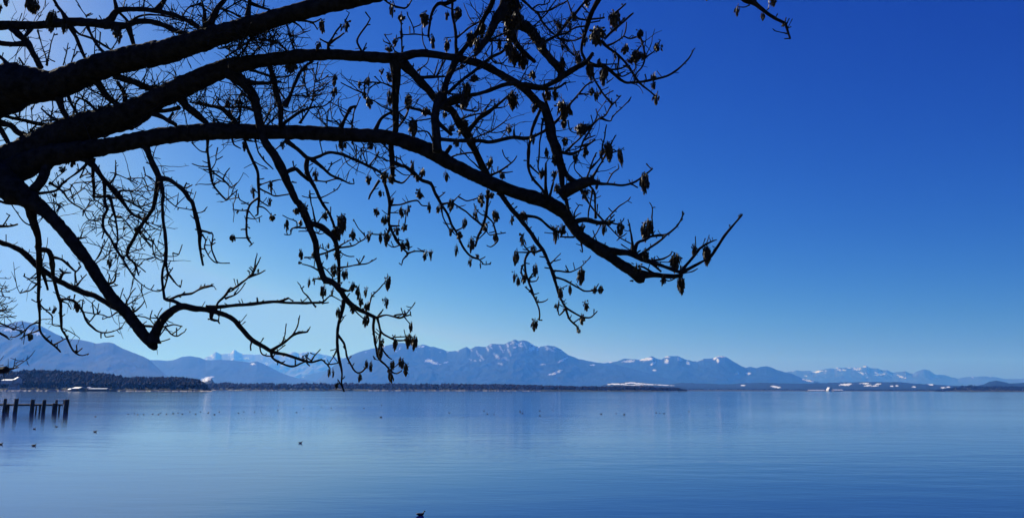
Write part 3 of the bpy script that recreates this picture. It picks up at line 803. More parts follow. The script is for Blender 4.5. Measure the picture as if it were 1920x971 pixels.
TRACE = """# tile, then x,y[,w] in tile pixels
@7.0>5.6 S -250,262,112 -120,205,104 0,170,94 52,160,72 104,159,56 208,119,47 312,97,47 396,70,41 464,50,36 568,20,33 631,5,34 704,-12,34 800,-45,30 950,-100,26 1080,-150,20
@6.9>5.9 S -250,345,90 -100,335,84 0,312,70 60,283,64 120,252,58 187,231,54 239,216,55 262,204,50 281,193,40 360,155,41 422,129,36 485,115,26 568,105,23 631,103,21 693,107,20 745,109,18 | C 300,480,62 600,515,62 680,530,66 900,590,64 1100,700,62 1250,790,66 1400,940,70 | G 1430,90,66 1470,200,64 1500,350,70 1550,480,92 1590,640,62 1610,850,32 1650,970,26 | K 1640,60,26 1665,180,22
@6.7>6.2 S -250,350,80 -100,352,80 0,330,58 80,296,44 140,284,40 187,277,33 271,261,33 330,252,33 396,247,33 464,247,30 568,249,28 672,254,27 735,259,28 803,282,29 845,307,26 907,337,25 970,362,25 1022,378,28 | L 250,165,126.0 330,260,109.2 400,370,99.1 500,450,94.1 600,520,94.1 700,590,84.0 800,660,84.0 900,720,105.0 960,775,92.4 985,800,58.8
@6.75>6.1 S -250,380,70 -100,350,70 -20,325,60 20,352,48 42,366,42 | I 400,170,118.9 550,320,106.6 680,480,114.8 800,640,98.4 900,800,91.8 1000,940,91.8 | M 1100,180,106.6 1200,300,98.4 1300,430,91.8 1380,520,75.4 1400,545,49.2
@8.2>7.4 A -700,300,80 0,235,75 200,230,70 420,225,65 640,200,75 800,205,70 940,215,75 1000,170,60 1060,100,50 1200,85,40 1400,100,40 1600,150,38 1800,250,30 1900,330,25
@5.6>5.7 P -960,-900,115 -640,-985,108 -300,-930,104 0,-800,100 300,-520,94 480,-340,92 650,-250,90 820,-120,85 950,-10,80 1020,20,64 1100,80,42 1200,160,38 1300,220,32 1390,270,30 1420,350,22 1450,440,20
M 1380,500,80 1390,420,72 1450,300,70 1540,210,65 1640,165,56 1750,185,50 | N 100,190,46 250,225,42 370,280,42 450,370,40 540,465,40 650,530,35 730,575,30 850,600,25 1000,650,22 1080,665,18 1170,645,14 1220,685,12 1330,670,10
@7.4>6.6 I -500,300,45.0 0,450,41.4 200,540,45.0 350,680,54.0 500,780,45.0 700,880,50.4 800,920,45.0 | M 850,70,45.0 1000,160,40.5 1080,200,36.0
B 340,650,77.4 430,720,86.0 510,800,81.7 570,900,77.4 | F 570,50,73.1 600,200,68.8 620,300,67.1 660,420,64.5 740,530,73.1 800,640,77.4 850,760,68.8 900,860,60.2 940,950,56.8 | J 960,100,60.2 1020,210,68.8 1060,320,56.8 1110,450,49.9 1130,600,47.3 1180,760,43.0 1210,800,51.6
J 1190,785,50 1240,800,48 1290,830,42 1350,900,46 | N 1370,80,46 1480,180,40 1600,240,32 1670,270,24
B 690,560,35 730,700,45 760,850,50 800,960,50 | F 800,100,45 800,230,45 805,300,40
B 1830,540,80 1840,700,66 1830,850,60 | F 1830,50,55 1835,200,55 1830,310,50 1800,400,46 1790,450,45 1800,560,45 1805,680,40 1805,760,26
C 660,520,35 720,440,36 800,350,42 870,230,46 930,110,46 980,0,46 1020,-120,40
C 660,520,50 590,670,50 550,780,52 530,900,60 | G 500,-10,62 470,110,66 460,200,70 470,350,75 480,500,80
C 500,970,36 620,880,32 780,860,34 920,820,36 1100,760,36 1260,760,34 1420,780,34 1560,720,42 1680,640,46 1820,560,40 1880,480,30
C 150,550,65 250,650,70 350,760,70 430,850,70 510,940,70 | G 600,130,70 680,260,70 760,370,75 800,450,60 850,560,55 900,660,60 960,760,60
C 1120,-60,110 1080,80,110 1000,200,72 940,330,60 870,430,50 820,500,26
C 1160,-60,100 1165,100,110 1160,250,90 1170,350,50 1220,430,45 1290,500,40 1360,560,30
C 1160,200,70 1290,250,80 1360,330,80 1430,450,64 1520,560,60 1600,660,60 1560,720,40
D 600,-60,40 590,0,40 530,100,40 490,200,38 460,320,34 430,450,26 460,530,22 470,570,20
D 470,560,32 560,590,30 640,600,28 720,660,28 820,740,24 900,745,24 1020,730,24 1160,700,22 1280,640,18 1390,540,16 1445,445,9
H 240,900,110 340,830,112 430,790,100 500,770,82 560,780,50 600,790,28 700,795,22 800,805,20 900,780,20 980,730,18 1075,655,12
H 180,560,50 250,600,34 290,700,42 350,760,46 420,790,50
L 660,530,55 760,540,55 850,550,50 950,590,50 1060,630,40 1200,680,30 1330,720,30
L 960,740,60 1050,740,45 1120,745,40 1250,760,40 1340,750,35
L 1320,730,30 1420,680,26 1530,620,22 1600,570,24 1670,470,24 1760,340,20 1880,200,13
K 1030,0,38 1050,20,36 1130,130,40 1220,240,38 1300,340,36 1370,440,34 1440,540,32 1490,650,30 1530,770,28 1570,900,26 | O 1600,300,22 1640,370,20 1740,430,16 1780,450,14
E 730,540,60 850,640,42 940,760,40 1050,880,46 | I 1050,20,50 1100,80,26 1180,190,20 1260,240,14
E 450,590,60 420,650,62 380,745,74 310,840,80 250,910,100
E 1310,440,46 1380,620,50 1440,750,50
E 1435,740,40 1410,870,36 1390,960,34 | I 1370,160,32 1270,310,34 1200,430,28 1150,560,24 1210,640,20 1250,750,14
E 1440,740,36 1530,760,34 1640,840,38 1700,930,36 | I 1730,100,36 1770,240,38 1800,370,36 1795,480,24 1830,660,18
E 1440,760,34 1470,900,30 | I 1460,100,28 1470,250,26 1490,400,30 1490,540,30 1490,620,28 1460,720,22 1465,850,22 1480,960,26 | M 1500,105,26 1560,115,30 1640,160,40
I 250,90,75 280,180,64 300,260,60 340,400,50 350,560,45 360,690,45
I 352,690,30 345,850,26 345,970,26 | M 350,130,26 360,250,22 360,370,20 400,440,20 480,510,18 545,575,12
I 350,520,36 430,530,36 460,580,45 475,650,45 480,720,32 490,800,30 530,950,26 | M 545,130,26 550,260,24 550,360,20 590,430,18 640,530,16 690,590,14 740,610,10 800,590,7
N 1370,110,32 1350,230,28 1320,330,26 1305,430,26 1310,540,26 1330,650,24 1350,760,16 1350,860,14 1370,930,13
N 1640,260,24 1635,380,22 1650,520,20 1680,630,18 1740,690,16 1800,750,16 1840,770,12 1890,740,10
N 1670,265,22 1700,390,20 1770,440,14 1850,470,14 1920,470,12 | O 190,660,14
N 120,175,35 300,160,30 540,145,30 680,125,28 850,130,24 1000,135,22 1120,135,20 1180,125,16 1220,90,13 1250,65,11
# tile A
A 940,215,60 1050,235,55 1150,225,50 1230,200,45 1350,195,45 1480,230,45 1580,280,40 1700,300,30
A 1150,230,40 1180,330,35 1210,420,30
A 1180,200,18 1240,155,20 1350,135,18 1500,150,15 1640,195,12
A 1060,100,20 1130,170,22 1160,210
A 1030,-30,25 1050,80,25
A 470,-20,25 540,90,28 600,180,35
A 110,250,45 200,340,50 250,390,55 300,480,50 370,610,50
A 290,250,25 200,350,25
A -100,380,42 0,390,40 120,400,40 240,390,40
A -100,440,24 0,510,22 90,590,25
A 620,230,30 690,350,28 740,470,28 790,560,26 860,650,18
A 640,240,20 720,310,20 830,350,20 920,400,20 1000,450,18
A 790,240,20 850,370,22 940,480,28
A 340,270,10 380,420,10 410,500 420,590,12
A 420,590,14 460,400,10 490,300,6
A 570,590,8 600,480,8 615,390,5
A 640,580,8 690,400,7
A 850,510,8 855,380,8 860,250,5
A 890,460,8 905,290,5
A 215,590,14 170,520,12
A 1000,450,10 1050,370,10 1060,300
A 680,0,8 730,80,9 780,160,10
A 780,140,8 820,120,5
A 1415,100,40 1470,20,35 1500,-40,30
A 1640,160,14 1690,80,14 1760,45,14 1850,60,12 1920,110,10
A 1830,260,20 1850,150,20 1830,60,18 1810,0,16
A 870,720,50 960,860,50 1050,940,45
A 1030,680,45 1200,740,50 1330,790,60 1450,800,40
A 1060,740,30 1110,830,30 1130,920,30
A 720,750,14 850,830,14 970,870,14
E 530,-20,55 550,90,45 600,190,40 650,240,35
E 600,-20,25 660,100,25 720,200,20
E 680,10,14 780,50,20 870,140,25
E 660,210,18 680,80,16 720,20,14
E 750,180,14 770,100,14 740,0,10
E 460,280,16 460,190,16 480,100,12
E 370,115,14 470,190,18 610,240,20
E -100,150,25 30,180,25 170,210,30 330,250,35 540,285,45
E -100,230,45 0,240,45 100,270,45 180,340,45 330,390,50
E -80,220,35 0,290,35 50,380,40 110,490,45
E 240,360,14 310,280,14 400,220,8
E 270,300,14 380,360,18
E 170,210,8 180,90,6
E 290,240,6 285,100,5
E 900,120,10 930,0,8
E 880,130,14 1000,60,12
E 1350,150,40 1470,200,35 1580,260,30
E 1350,140,30 1500,130,35 1620,110,40
E 1520,220,20 1560,150,18
E 1590,-60,60 1640,40,60 1680,100,60 1780,170,60 1860,250,50
# tile B
B 150,260,50 210,120,45 250,50,40 320,-20,35
B -20,190,35 80,270,35
B 0,60,12 60,45 140,100,10 200,140
B 110,270,20 105,120,18 85,-10,16
B 240,70,18 350,110,18 460,170,16
B 210,170,14 300,90,14 380,40 450,0,12
B 500,150,35 520,20,30 520,-40,28
B 525,30,25 600,60,22 700,90,18
B 640,80,14 650,0,12
B 930,470,16 880,350,14 850,220,14
B 880,310,12 910,330,10 910,290,8
B 870,480,16 780,390,18 700,370,22 600,350,12
B 280,430,14 450,400,12 620,380 780,310,10
B 300,520,14 450,420,12 600,330 740,270,10
B 320,380,12 450,350 600,310 700,280,10
B 540,500,12 620,420 720,400 800,310,8
B 420,510,12 500,400 560,310,8
B 890,190,16 960,230 1000,280,12
B 950,180,20 1060,200,18 1110,200 1160,170,12
B 1060,205,14 1100,220 1130,270,10
B 1230,450,22 1230,400 1290,300,16 1350,220,12
B 1220,410,22 1310,340,18 1370,300,14
B 1150,350,12 1230,395,14
B 1375,200,8 1415,115,6
B 1530,470,20 1490,390,18 1500,330 1560,250,16 1605,170,10
B 1540,460,10 1570,390,8
B 1840,480,10 1770,370,10 1730,310,6
B 1780,400,8 1720,370,6
B 1890,480,14 1890,330 1880,190,12
B 1840,350,12 1900,330,10
B 1720,-10,16 1800,50 1900,75,14
B 840,960,35 900,820,28 960,680,28 1020,600,24 1090,550,16
B 990,640,14 1100,615,10
F 790,280,30 950,160,24 1070,110,20 1180,90,14 1270,30,10
F 970,250,18 1040,140,16 1100,20,12
B 1080,910,12 1100,840,12 1190,790 1225,745,8
B 1085,900,10 1110,720,9 1130,560,6
B 1050,870,8 1000,700,7
B 1110,740,7 1190,710,6 1220,680
B 880,860,12 1050,870,12 1140,850,12
B 520,630,20 650,670,22 730,700,22
B 500,740,35 650,750,30 800,735,16
B 750,770,14 800,840,14 850,920,16
B 740,700,12 860,690 920,660,8
B 330,700,14 430,810,16 530,910,20
F 60,70,25 250,110,35 350,190,35 400,250
F -20,55,14 200,90 330,105 450,100 560,130,25
F 420,250,14 440,100 430,20,14
F 210,250,10 170,130,10
F 640,260,14 700,150 770,80,10
F 680,260,12 760,170 800,120,12
F 810,120,14 900,150 960,120,8
F 1340,290,30 1390,180,28 1430,110,30 1480,90,8
F 1440,290,14 1460,140 1520,10,9
F 1450,270,10 1360,180,10 1320,100,9 1320,20,7
F 1350,270,8 1260,200,6
F 1215,280,8 1225,140,5
F 1220,280,7 1100,170,5
F 1650,310,28 1700,210,26 1790,150,26 1850,140
B 1820,790,14 1700,745,14 1600,740,14
B 1560,740,14 1550,830,16 1580,930,14
B 1640,690,8 1700,745,10
B 1550,840,12 1440,800,12 1340,745,9
F 1600,30,12 1640,50,12 1720,100 1810,145,12
# tile F below limb
F 140,375,22 140,500,22 160,670,24 190,800,18 250,880,16 310,940,14
F 310,940,12 350,900,10 410,845,7
F 0,415,10 70,490 135,510,12
F 0,610,9 70,630 155,640,10
F 160,665,8 100,660,6
F 165,670,14 280,750,16 320,790,14 350,820 410,780,8
F 280,750,9 300,700 340,650,6
F 190,805,12 250,770 310,780
F 165,680,10 210,600 215,545,6
F 360,380,14 380,440 440,475,12
F 470,380,20 500,480,22 540,570,26 590,690,26 600,830,26 605,930,22
J 605,50,18 520,120,20 490,220,20 490,340,20 500,420,18 535,470,16 515,490,10
J 495,165,12 420,165 365,155,7
J 495,415,12 400,415,9
J 490,230,10 570,240 630,215,7
J 603,60,16 590,200,14 570,215
J 600,70,12 690,130,10
J 595,130,12 640,140 680,170 720,220,9
J 510,115,8 430,70 415,15,6
J 490,340,8 440,340,6
F 570,390,14 600,510 660,590,14 730,660,12
F 490,395,14 580,415,14
F 600,810,10 660,780 700,770
F 720,770,12 800,755,8
F 605,830,14 700,880 760,900,14 880,880,14
F 840,690,30 920,655,30 990,705,30 1060,760,30
F 850,400,35 960,490,34 1050,560,36 1140,545,26 1250,510,26 1380,540,26 1500,590,26 1620,650,24 1700,700,22 1720,760,24 1760,880,28 1780,960,30 | J 1775,170,26 1775,300,24 1830,400,20 1870,470,18 1930,510,16
F 1080,570,30 1170,640,26 1250,710,22 1340,750,18 1420,790,14 1460,790,8
F 1045,560,26 1030,660,34 1080,780,35 1130,880,28 1180,970,26 | J 1240,200,22 1280,310,20 1320,380,18
F 1210,690,9 1260,620,9 1340,570,6
F 1310,745,12 1200,770,14 1080,760,14
F 1160,920,9 1290,850 1340,790,6
F 990,900,7 1060,920 1160,910,8
F 1060,850,12 1065,900 1070,970,12 | J 1090,170,14 1110,290,16
F 1175,530,10 1150,400,8
F 1480,600,12 1480,450,12
F 1600,620,12 1660,540,12 1680,500,8
F 1520,470,8 1580,630,8
F 1660,540,10 1760,590,10
F 1700,420,14 1790,510,16
F 1810,600,30 1920,640,26 | G 170,620,30 250,680,34 330,750,34 420,790,32 460,880,28 510,960,26 | K 520,110,28 570,190,22 610,290,20 650,360,20 700,480,20 770,570,18 860,610,14 900,655,9 960,650,5
K 515,120,16 525,210 580,320,14 630,370
G 80,540,12 150,570,12 180,630,10
G 80,640,10 160,700 230,715,8
G 80,760,16 170,780,16 250,700,14
F 1690,760,20 1620,860,20 1590,930,14
F 740,490,12 840,400,12
F 840,700,8 930,670,8
F 860,770,10 940,780,6
# tile C
C 400,340,18 410,230,22 430,120,26 480,40,30 560,30,30 640,-10,28
C 625,-30,20 615,120,24 640,280,26 650,420,28 660,530,28
C 650,345,16 760,260,16 860,195,16
C 600,660,14 720,600,14 830,520,12
C 570,840,24 680,740,26 800,650,28 900,570,28 980,510,28 1060,470,24 1110,420,20
C 970,510,14 970,380,12
C 960,520,12 1000,570,12 1080,570,12
C 530,960,30 640,930,28 700,920,25
G 540,110,34 600,60,30 740,10,28
C 1260,770,26 1400,800,26 1560,790,20 1640,740,14
C 570,840,14 760,860,14
C 330,700,26 430,690,26 550,690,18
C 470,690,16 520,600 550,540,16
C 450,690,14 490,540,10
C 300,640,12 380,580 405,510,10
C 165,470,14 155,320 155,200,12
C 150,320,12 280,310,12 395,320,12
C 270,300,10 265,250,10 210,130,9
C 265,250,9 330,225,9
C 385,460,10 345,350 345,240,10
C 100,60,16 180,75 220,50 260,-10,12
C 520,40,14 600,80,10 660,100,10
C 960,360,18 1080,300,14 1150,280,12
C 950,370,16 1060,370 1170,380,14
C 1230,-20,20 1320,70,22 1390,110,20 1480,100,16 1560,60 1650,10,14
C 1385,110,18 1420,190,18 1480,260,18 1530,310,18 1600,370,16 1640,430 1710,500,12 1760,460,12
C 1330,260,14 1450,140 1550,0,12
C 1340,80,14 1390,40 1440,45 1490,20,8
C 1420,400,25 1480,360,25 1560,310,24 1680,170,24 1780,50,22 1850,-20,20
C 1540,320,16 1640,300 1720,250 1810,240,14
C 1580,350,14 1700,370,14 1800,330,14
C 1640,-20,14 1695,130,12
D 340,150,20 470,180,18 640,160,18
D 480,210,12 600,190
D 430,50,12 510,130,12
D 700,150,16 780,80 830,35,14
D 640,350,20 700,290,20 760,240,22 820,190,20 900,120,14
D 770,220,12 825,160,12
D 610,370,20 660,420,22 740,480,22 830,570,22 900,670,20 960,750,20 1040,820,18 1100,870,16
D 660,420,16 760,370,16 820,310,14 840,200,10
D 810,330,14 870,350 930,335,12
D 960,330,16 985,400 1000,500,16 990,580,16 930,670,14 905,740,12
D 900,500,12 970,410,10
D 1000,530,14 1080,470,12 1110,430 1145,365,10
D 640,640,18 770,620,14 840,600,12
D 600,580,14 770,580,12
D 770,520,14 760,640,14 790,690,12 880,650,12 930,610,10
D 770,670,8 830,640,8
D 660,750,10 720,700,8
D 530,660,16 560,730 600,800,18 650,870,18 710,940,16
D 690,970,12 790,860,10
D 640,860,10 720,820,8
H 740,60,12 710,70,14 650,170,16 600,200,18 540,250,20 490,340,20 440,430,18 400,530,14 370,610,12 380,670,10 450,750,12
H 600,200,18 690,230,14 720,180,12 870,40,10
H 850,60,9 880,10,8
H 555,240,12 580,140,9
H 310,220,12 330,310 380,335,12
D 290,980,18 320,950,18 410,840,18 470,770,18 540,740,12
D 410,845,14 500,850,12
G 790,400,30 860,400,28 960,415,30 1080,390,32 1170,375,32 1300,380,30 1400,340,26 1480,290,24 1560,220,22 1680,70,18 1740,0,18
G 1170,380,26 1170,300,14
G 1420,100,26 1390,160,26 1340,280,26 1310,400,24 1295,520,30 1300,640,22 1340,750,22 1410,830,24 1460,900,28
G 1430,200,18 1410,370,16 1395,500 1390,660,14 1430,720
G 1430,-20,28 1480,120,24 1530,270,24 1540,420,26
G 1310,620,16 1400,710,14
G 1460,910,30 1450,740,26 1460,600,14
G 1490,890,14 1530,750,14 1545,680,10
G 1570,500,26 1680,520,26 1770,490,20 1830,450,14 1900,400,10
H 290,510,20 420,380,16 540,250,14
H 460,400,14 560,355,8
H 430,450,14 490,440,14 560,390,8
H 870,790,12 940,825,12
H 660,790,12 710,700 770,650,12
H 470,780,16 530,600,16 570,510,12
H 520,750,20 620,590,16 680,470,14
H 510,650,16 600,560,16 630,420,14 660,260,9
H 670,480,16 745,355,10
H 690,515,12 780,490 815,465,8
H 420,830,28 450,880,26 490,950,20 | L 500,100,18 560,180,16 640,270,20
H 500,800,18 550,870,20 555,960,18 | L 555,30,16 560,240,18
L 535,-30,16 500,160,14 490,250,14
H 150,920,14 180,780 190,700,14
G 540,540,30 600,450,36
G 590,560,16 700,520 810,510,14
G 680,470,12 800,600 890,680,12
G 470,220,36 540,290,30 610,350,30
G 470,390,30 640,400,32 780,400,40
G 740,330,35 800,270,35 870,190,40 950,140,35 1030,80,24 1120,0,18
G 1000,110,14 1090,100,9
G 650,230,14 800,170,14 890,160
G 900,160,12 950,70 1000,30,8
G 860,190,12 920,100 970,40,8
G 940,150,10 1000,70,8
G 780,390,14 900,345 980,310,14 1100,220,9
G 800,270,10 930,320 1010,330 1090,310,9
G 780,390,10 830,300 870,270,9
G 830,470,8 890,400,5
G 950,720,20 1060,670,18 1150,600,12 1195,540,8
G 1145,605,10 1090,550 1065,485,7
G 1040,690,16 1110,690 1160,680,7
G 650,80,20 760,130,18 850,130,12 850,50,9
G 110,300,18 180,220,20 220,130,20 240,60,16
G 120,140,14 190,200,14
G 290,320,14 400,330,16 450,430,16
G 230,230,14 380,215,12 460,200,12
G 230,100,20 330,130,25 450,180,20
# tile O, K
O 1630,370,18 1680,480 1740,540,16
O 1790,455,14 1860,455 1920,400,10
O 1640,370,14 1575,435,12 1565,380,8
O 1700,510,10 1760,470,10
K 1210,210,20 1300,215,24 1380,230,24 1460,290,24 1540,350,22 1640,360,16
K 1420,520,18 1350,540,18 1310,540,22 1270,620,20 1280,730,20 1310,830,20 1350,940,18 | O 1310,210,18 1370,310,16 1400,410,16 1395,480,14
O 1370,320,12 1430,315 1475,290,8
O 1270,180,9 1315,225,9
O 1365,310,7 1375,270,5
K 1310,540,14 1190,540,12
K 1310,540,14 1260,480 1240,430,10
K 1255,650,14 1235,690 1245,760,14
K 1300,790,14 1340,730,12
K 1310,805,12 1370,795 1390,760,8
K 1270,640,7 1310,645,5
K 1460,590,9 1400,580,5
K 1500,690,9 1445,680,6
K 1490,650,14 1540,600 1580,565,8
K 1530,620,9 1590,605,6
K 1510,705,16 1650,720,14 1720,705,12 1800,650 1860,575,8
K 1660,720,10 1635,660,6
K 1530,770,18 1640,800,18 1750,860,16 1800,890 1890,890,14 1960,880,10
K 1560,880,10 1650,840,8
K 520,110,16 600,100,16 640,115,16 740,180,18 820,250,20 890,310,20
K 620,90,12 690,20,6
K 840,55,12 740,80,14 670,45,10
K 935,-10,26 935,30,26 920,200,24 890,310,24 850,400,22 820,490,18
K 920,210,14 980,280,14 1010,380,16 1025,440,14 960,495,12 925,480,7
K 900,320,12 950,385 1010,380,10 1095,365,6
K 840,430,10 870,410 915,360,10
K 805,400,9 845,410,9
K 820,150,10 870,200 925,215,10
K 650,350,14 720,310,12
K 490,50,10 550,0,6
K 50,125,16 160,110,16 290,75,14 340,120 390,125,10
K 50,185,10 130,190,10
K 50,310,16 140,305,14
K 50,300,22 100,420,20 170,510,18 215,560,16 170,610,12 160,655,12 135,640,6
K 205,555,14 280,535,12 370,540,10
K 120,430,10 180,440,10
K 50,330,16 10,400,14
J 1770,340,12 1755,380,10 1690,380 1610,375,10
J 1740,450,10 1800,495 1870,475,9
K 185,310,10 195,220,8
# tile J
J 1070,320,16 900,330,14 890,380,12 830,380,9
J 940,330,12 940,270 870,240 815,210,8
J 1060,350,10 960,355,6
J 1070,290,40 1110,290,34 1180,320,50 1240,380,45 1290,450,40 1310,560,32 1325,680,30 1325,830,28 1330,900
J 1090,350,12 1150,380 1210,360,9
J 1300,500,14 1370,460 1430,430,10
J 1310,500,18 1420,490 1500,450,14 1560,405,12 1500,330 1455,245,7
J 1300,500,16 1220,540,18 1130,570,18
J 1130,590,14 1010,590,14
J 1230,540,8 1155,500,6
J 1160,720,14 1070,670,14 990,650,12
J 1145,640,14 1220,710 1270,770,10
J 1320,530,10 1390,575 1460,580,6
J 1325,685,14 1430,665 1520,650,14 1590,640 1660,595,7
J 1510,645,10 1480,600,7
J 1190,790,14 1100,780,12
J 1340,870,18 1400,890,16 1460,880,10
J 1120,290,10 1170,220,10
J 1180,95,8 1230,100,8
# tile N
N 1345,870,10 1310,820,6
N 1310,420,18 1370,510,18 1400,630,16 1470,750,16 1520,755,14 1560,720,14 1580,690,10
N 1310,540,14 1270,620,12 1225,690,10
N 1700,500,16 1715,550,16 1760,610,16 1800,640,12
N 1700,390,16 1690,500,16 1680,600,16
N 1660,270,18 1750,245,16 1870,270,14 1920,235,15 | O 90,440,16 145,460,16 190,435,12 240,380,10 280,320,8
O 190,440,12 235,430,10 235,400,8
O 180,450,10 230,510,8
O 20,620,8 60,640,8 130,630 220,630,12
N 1380,120,12 1460,200 1560,290,12
N 1670,260,12 1720,190,10
N 1590,200,14 1605,110,14 1630,60 1690,0,12 | J 1730,820,9
N 1650,640,10 1630,610,8
N 1250,65,10 1340,115,10
N 780,125,20 870,90,18
N 590,140,16 585,85,10
N 1170,140,10 1230,130,6
J 975,840,9 1000,900,10 1040,940,14 | N 1080,130,15 1115,170,13
N 215,200,16 230,140,20 290,80,22 350,0,22 | J 370,870,22 470,800,20 550,730,18 580,660,12 605,620,9
J 550,720,14 570,630,12 585,550,8
J 510,765,16 570,750 660,705,9
J 300,960,14 400,910 450,860 480,815,8
J 380,920,9 420,860,7
J 550,720,8 515,680,6
N 180,215,30 175,280,22 230,295,18 250,320,10
N 235,295,10 260,180,8
N 545,470,14 525,520 530,560,14
N 610,500,12 630,590,14 710,615,14
N 715,570,24 720,620,20 790,670,20 900,705,20 970,680,16 1030,660,12
N 770,690,9 780,650,9
N 725,620,10 800,540 840,510,6
N 715,565,24 820,500,22 910,420,20 980,400,22 1040,395,16 1050,370,12
N 910,420,16 950,340,12 970,245,8
N 810,500,14 840,410,10 848,320,6
N 1025,660,10 1045,580,7
N 1070,660,14 1110,600 1155,550,7
N 1025,660,8 1060,700,6
N 930,690,8 930,620,5
N 1220,685,10 1240,720,10
# tile M, I
M 480,515,14 540,480 595,455,10
M 360,310,14 280,330 200,400,12 130,440 90,440,9
M 360,375,14 290,400 240,420,12 180,455,9
M 685,585,8 740,540,8
M 690,580,8 690,510,7
I 475,590,20 560,610,22 640,680,22 680,715,16 730,670,12
I 680,715,12 670,860,10
I 670,870,16 750,770,12 780,740,8
I 380,700,26 410,800,24 430,880,22
I 410,795,12 480,800,14
I 540,800,20 570,730,22 640,725,12
I 570,730,16 535,690,14
I 345,760,12 270,780 210,755,8
I 345,815,14 270,880 180,910,8
I 340,830,10 250,780,6
I 310,315,14 230,280 160,200,9 100,105,8
I -60,305,22 0,310,22 80,310,20 160,290,14
I 20,310,9 90,210,5
I -60,80,25 0,85,25 100,105,22 220,75,22
I 40,90,16 110,30,14
I 840,650,9 910,530,9 945,460,6
I 840,660,9 950,580 1010,520,7
I 700,415,20 780,405,8
I 725,410,8 745,360,6
I 950,830,26 1030,800,16 1050,700,10
I 970,830,9 985,740,7
I 980,850,8 1060,835,6
M 1110,180,14 1160,80 1220,0,10
M 1080,100,8 1110,0,6
M 1150,225,26 1230,200,18 1270,160 1300,115,8
M 1210,205,9 1180,160,9
M 1120,170,10 1190,120 1220,90,7
M 1050,220,12 980,260 920,240,10 860,235,10 750,215,9
M 860,235,10 800,310,10
M 845,235,7 830,130,5
M 875,235,7 890,140,5
M 985,258,6 920,280,6
M 535,105,20 620,100,20 680,130,26 740,200,20 770,280,20 830,350,18 900,395,14 980,400,12 1050,375 1100,345,6
M 910,395,10 910,450,6
M 945,395,9 950,440 1025,430,6
M 545,120,9 610,140 640,190,6
M 690,140,7 720,110 760,120,6
M 735,190,8 750,100,6
M 350,135,14 390,180 450,230,12 470,260 475,330,10 540,345,5
M 390,190,8 460,195,8
M 1240,335,20 1390,350,22 1490,345,16 1560,330,14 1640,345,10
M 1485,345,12 1540,410 1590,430,14 1660,395,8
M 1270,340,12 1320,300,8
M 1400,490,10 1490,470 1530,455,6
M 1400,490,8 1470,380 1490,345,8
M 1550,415,7 1610,370,5
M 1410,350,8 1350,280 1370,200,5
M 1420,330,8 1420,250 1460,180,6
M 1400,345,8 1420,280 1390,240,6
J 75,350,16 160,370 190,390,14 175,500,14 210,600 240,635,12 340,640,6
J 70,360,12 120,430,12 115,510 180,610,12 230,640
J 60,510,10 115,515,10
J 110,480,6 180,480,6
J 180,475,7 210,455,5
I 1755,195,8 1820,180 1865,135,5
I 1480,40,8 1580,130 1735,165,8
E 1650,850,12 1680,780,8
E 1660,850,8 1740,880,6
E 1670,830,8 1730,800,6
E 1415,800,10 1360,740 1300,710,6
I 1490,630,18 1510,720,20 1560,790,18 1590,830 1625,858,7
I 1515,740,10 1555,680,8
I 1510,740,14 1480,870,14
M 1520,108,20 1600,70,20 1720,50,20 1810,5,20 | I 1900,845,18 | J 70,860,22 150,845,22 200,850,10
I 1465,880,10 1400,890 1300,850,8 1230,790,10 1150,680,12 1070,540,14 1030,480,14
E 835,560,26 840,760,28 845,910,20 | I 850,70,14 810,85,10
E 840,905,18 950,910,18 1080,920,16 | I 1200,110,16 1330,180,14 1380,140,10
E 940,770,26 945,960,26 | I 970,150,22 925,240,22 940,340,22 1000,430,20 1040,500,20 1080,570,16 1150,680,16 1210,760,14
I 970,30,24 990,60,24 1030,200,20 1050,320,18 1060,400 1050,500,16
I 1050,40,24 1120,110,22 1180,190,24 1270,240,20 1360,310,10 1450,350,7
I 1040,220,9 1090,230 1180,320,9
I 1030,220,14 1085,225,22
I 1020,200,10 980,270 1010,325,8
I 1250,340,12 1330,430,12 1370,440 1390,570,12 1480,630,9
I 1270,300,10 1370,430 1430,530 1480,580,7
I 1240,350,12 1360,500,9
I 1180,190,12 1290,260 1400,300,8 1470,330
I 1200,110,14 1270,130,14 1385,90,10
I 1150,555,7 1280,505,4
I 1210,630,8 1310,720,5
I 1370,560,7 1450,575,6 1560,580,5 1610,560,4
I 940,350,10 920,420,7
E 780,610,20 660,710,18 560,790 500,850,20 340,880,26
E 440,800,10 600,660,9
E 440,780,20 560,860,18 620,940,14 | I 720,140,14 760,170,10 790,240,8 890,265,8
I 750,165,8 840,180,6
I 745,215,8 750,170,8
I 830,190,7 860,240,8 910,235,7
E 560,860,12 630,840,12 660,790 820,770,8
E 635,845,8 670,960,7
E 720,740,12 770,630,14
E 730,715,8 830,700,8
E 960,790,14 1000,780,14 1040,700,16 1040,580,7
E 1040,700,10 1160,750,9 1240,800,7
E 1150,745,7 1290,740,6
E 990,690,8 1045,695,8
E 1050,880,22 1090,850,20 1170,855,16 1220,850,8
E 1160,855,9 1250,890,8 1340,940,7
E 1220,860,7 1320,860 1380,840,6
I 500,190,10 560,130,8 590,120,7
I 490,190,9 480,60,6
I 515,170,8 550,100,6
# right tip L
L 340,290,40 370,270,40 480,250,40 600,280,36 690,270,26 730,262,12
L 370,270,16 370,190 415,115,10
L 372,230,8 430,190,8
L 640,270,14 760,140,14 865,65,11
L 680,260,9 730,205,8
L 690,275,14 760,290 800,260 815,235,7
L 520,450,14 600,320,12 610,290,10
L 520,420,18 640,480,20 740,540,24
L 660,290,12 770,400,12 885,470,12
L 790,470,9 880,530,10
L 780,410,7 750,437,6
L 900,560,28 885,420,20 865,280,10
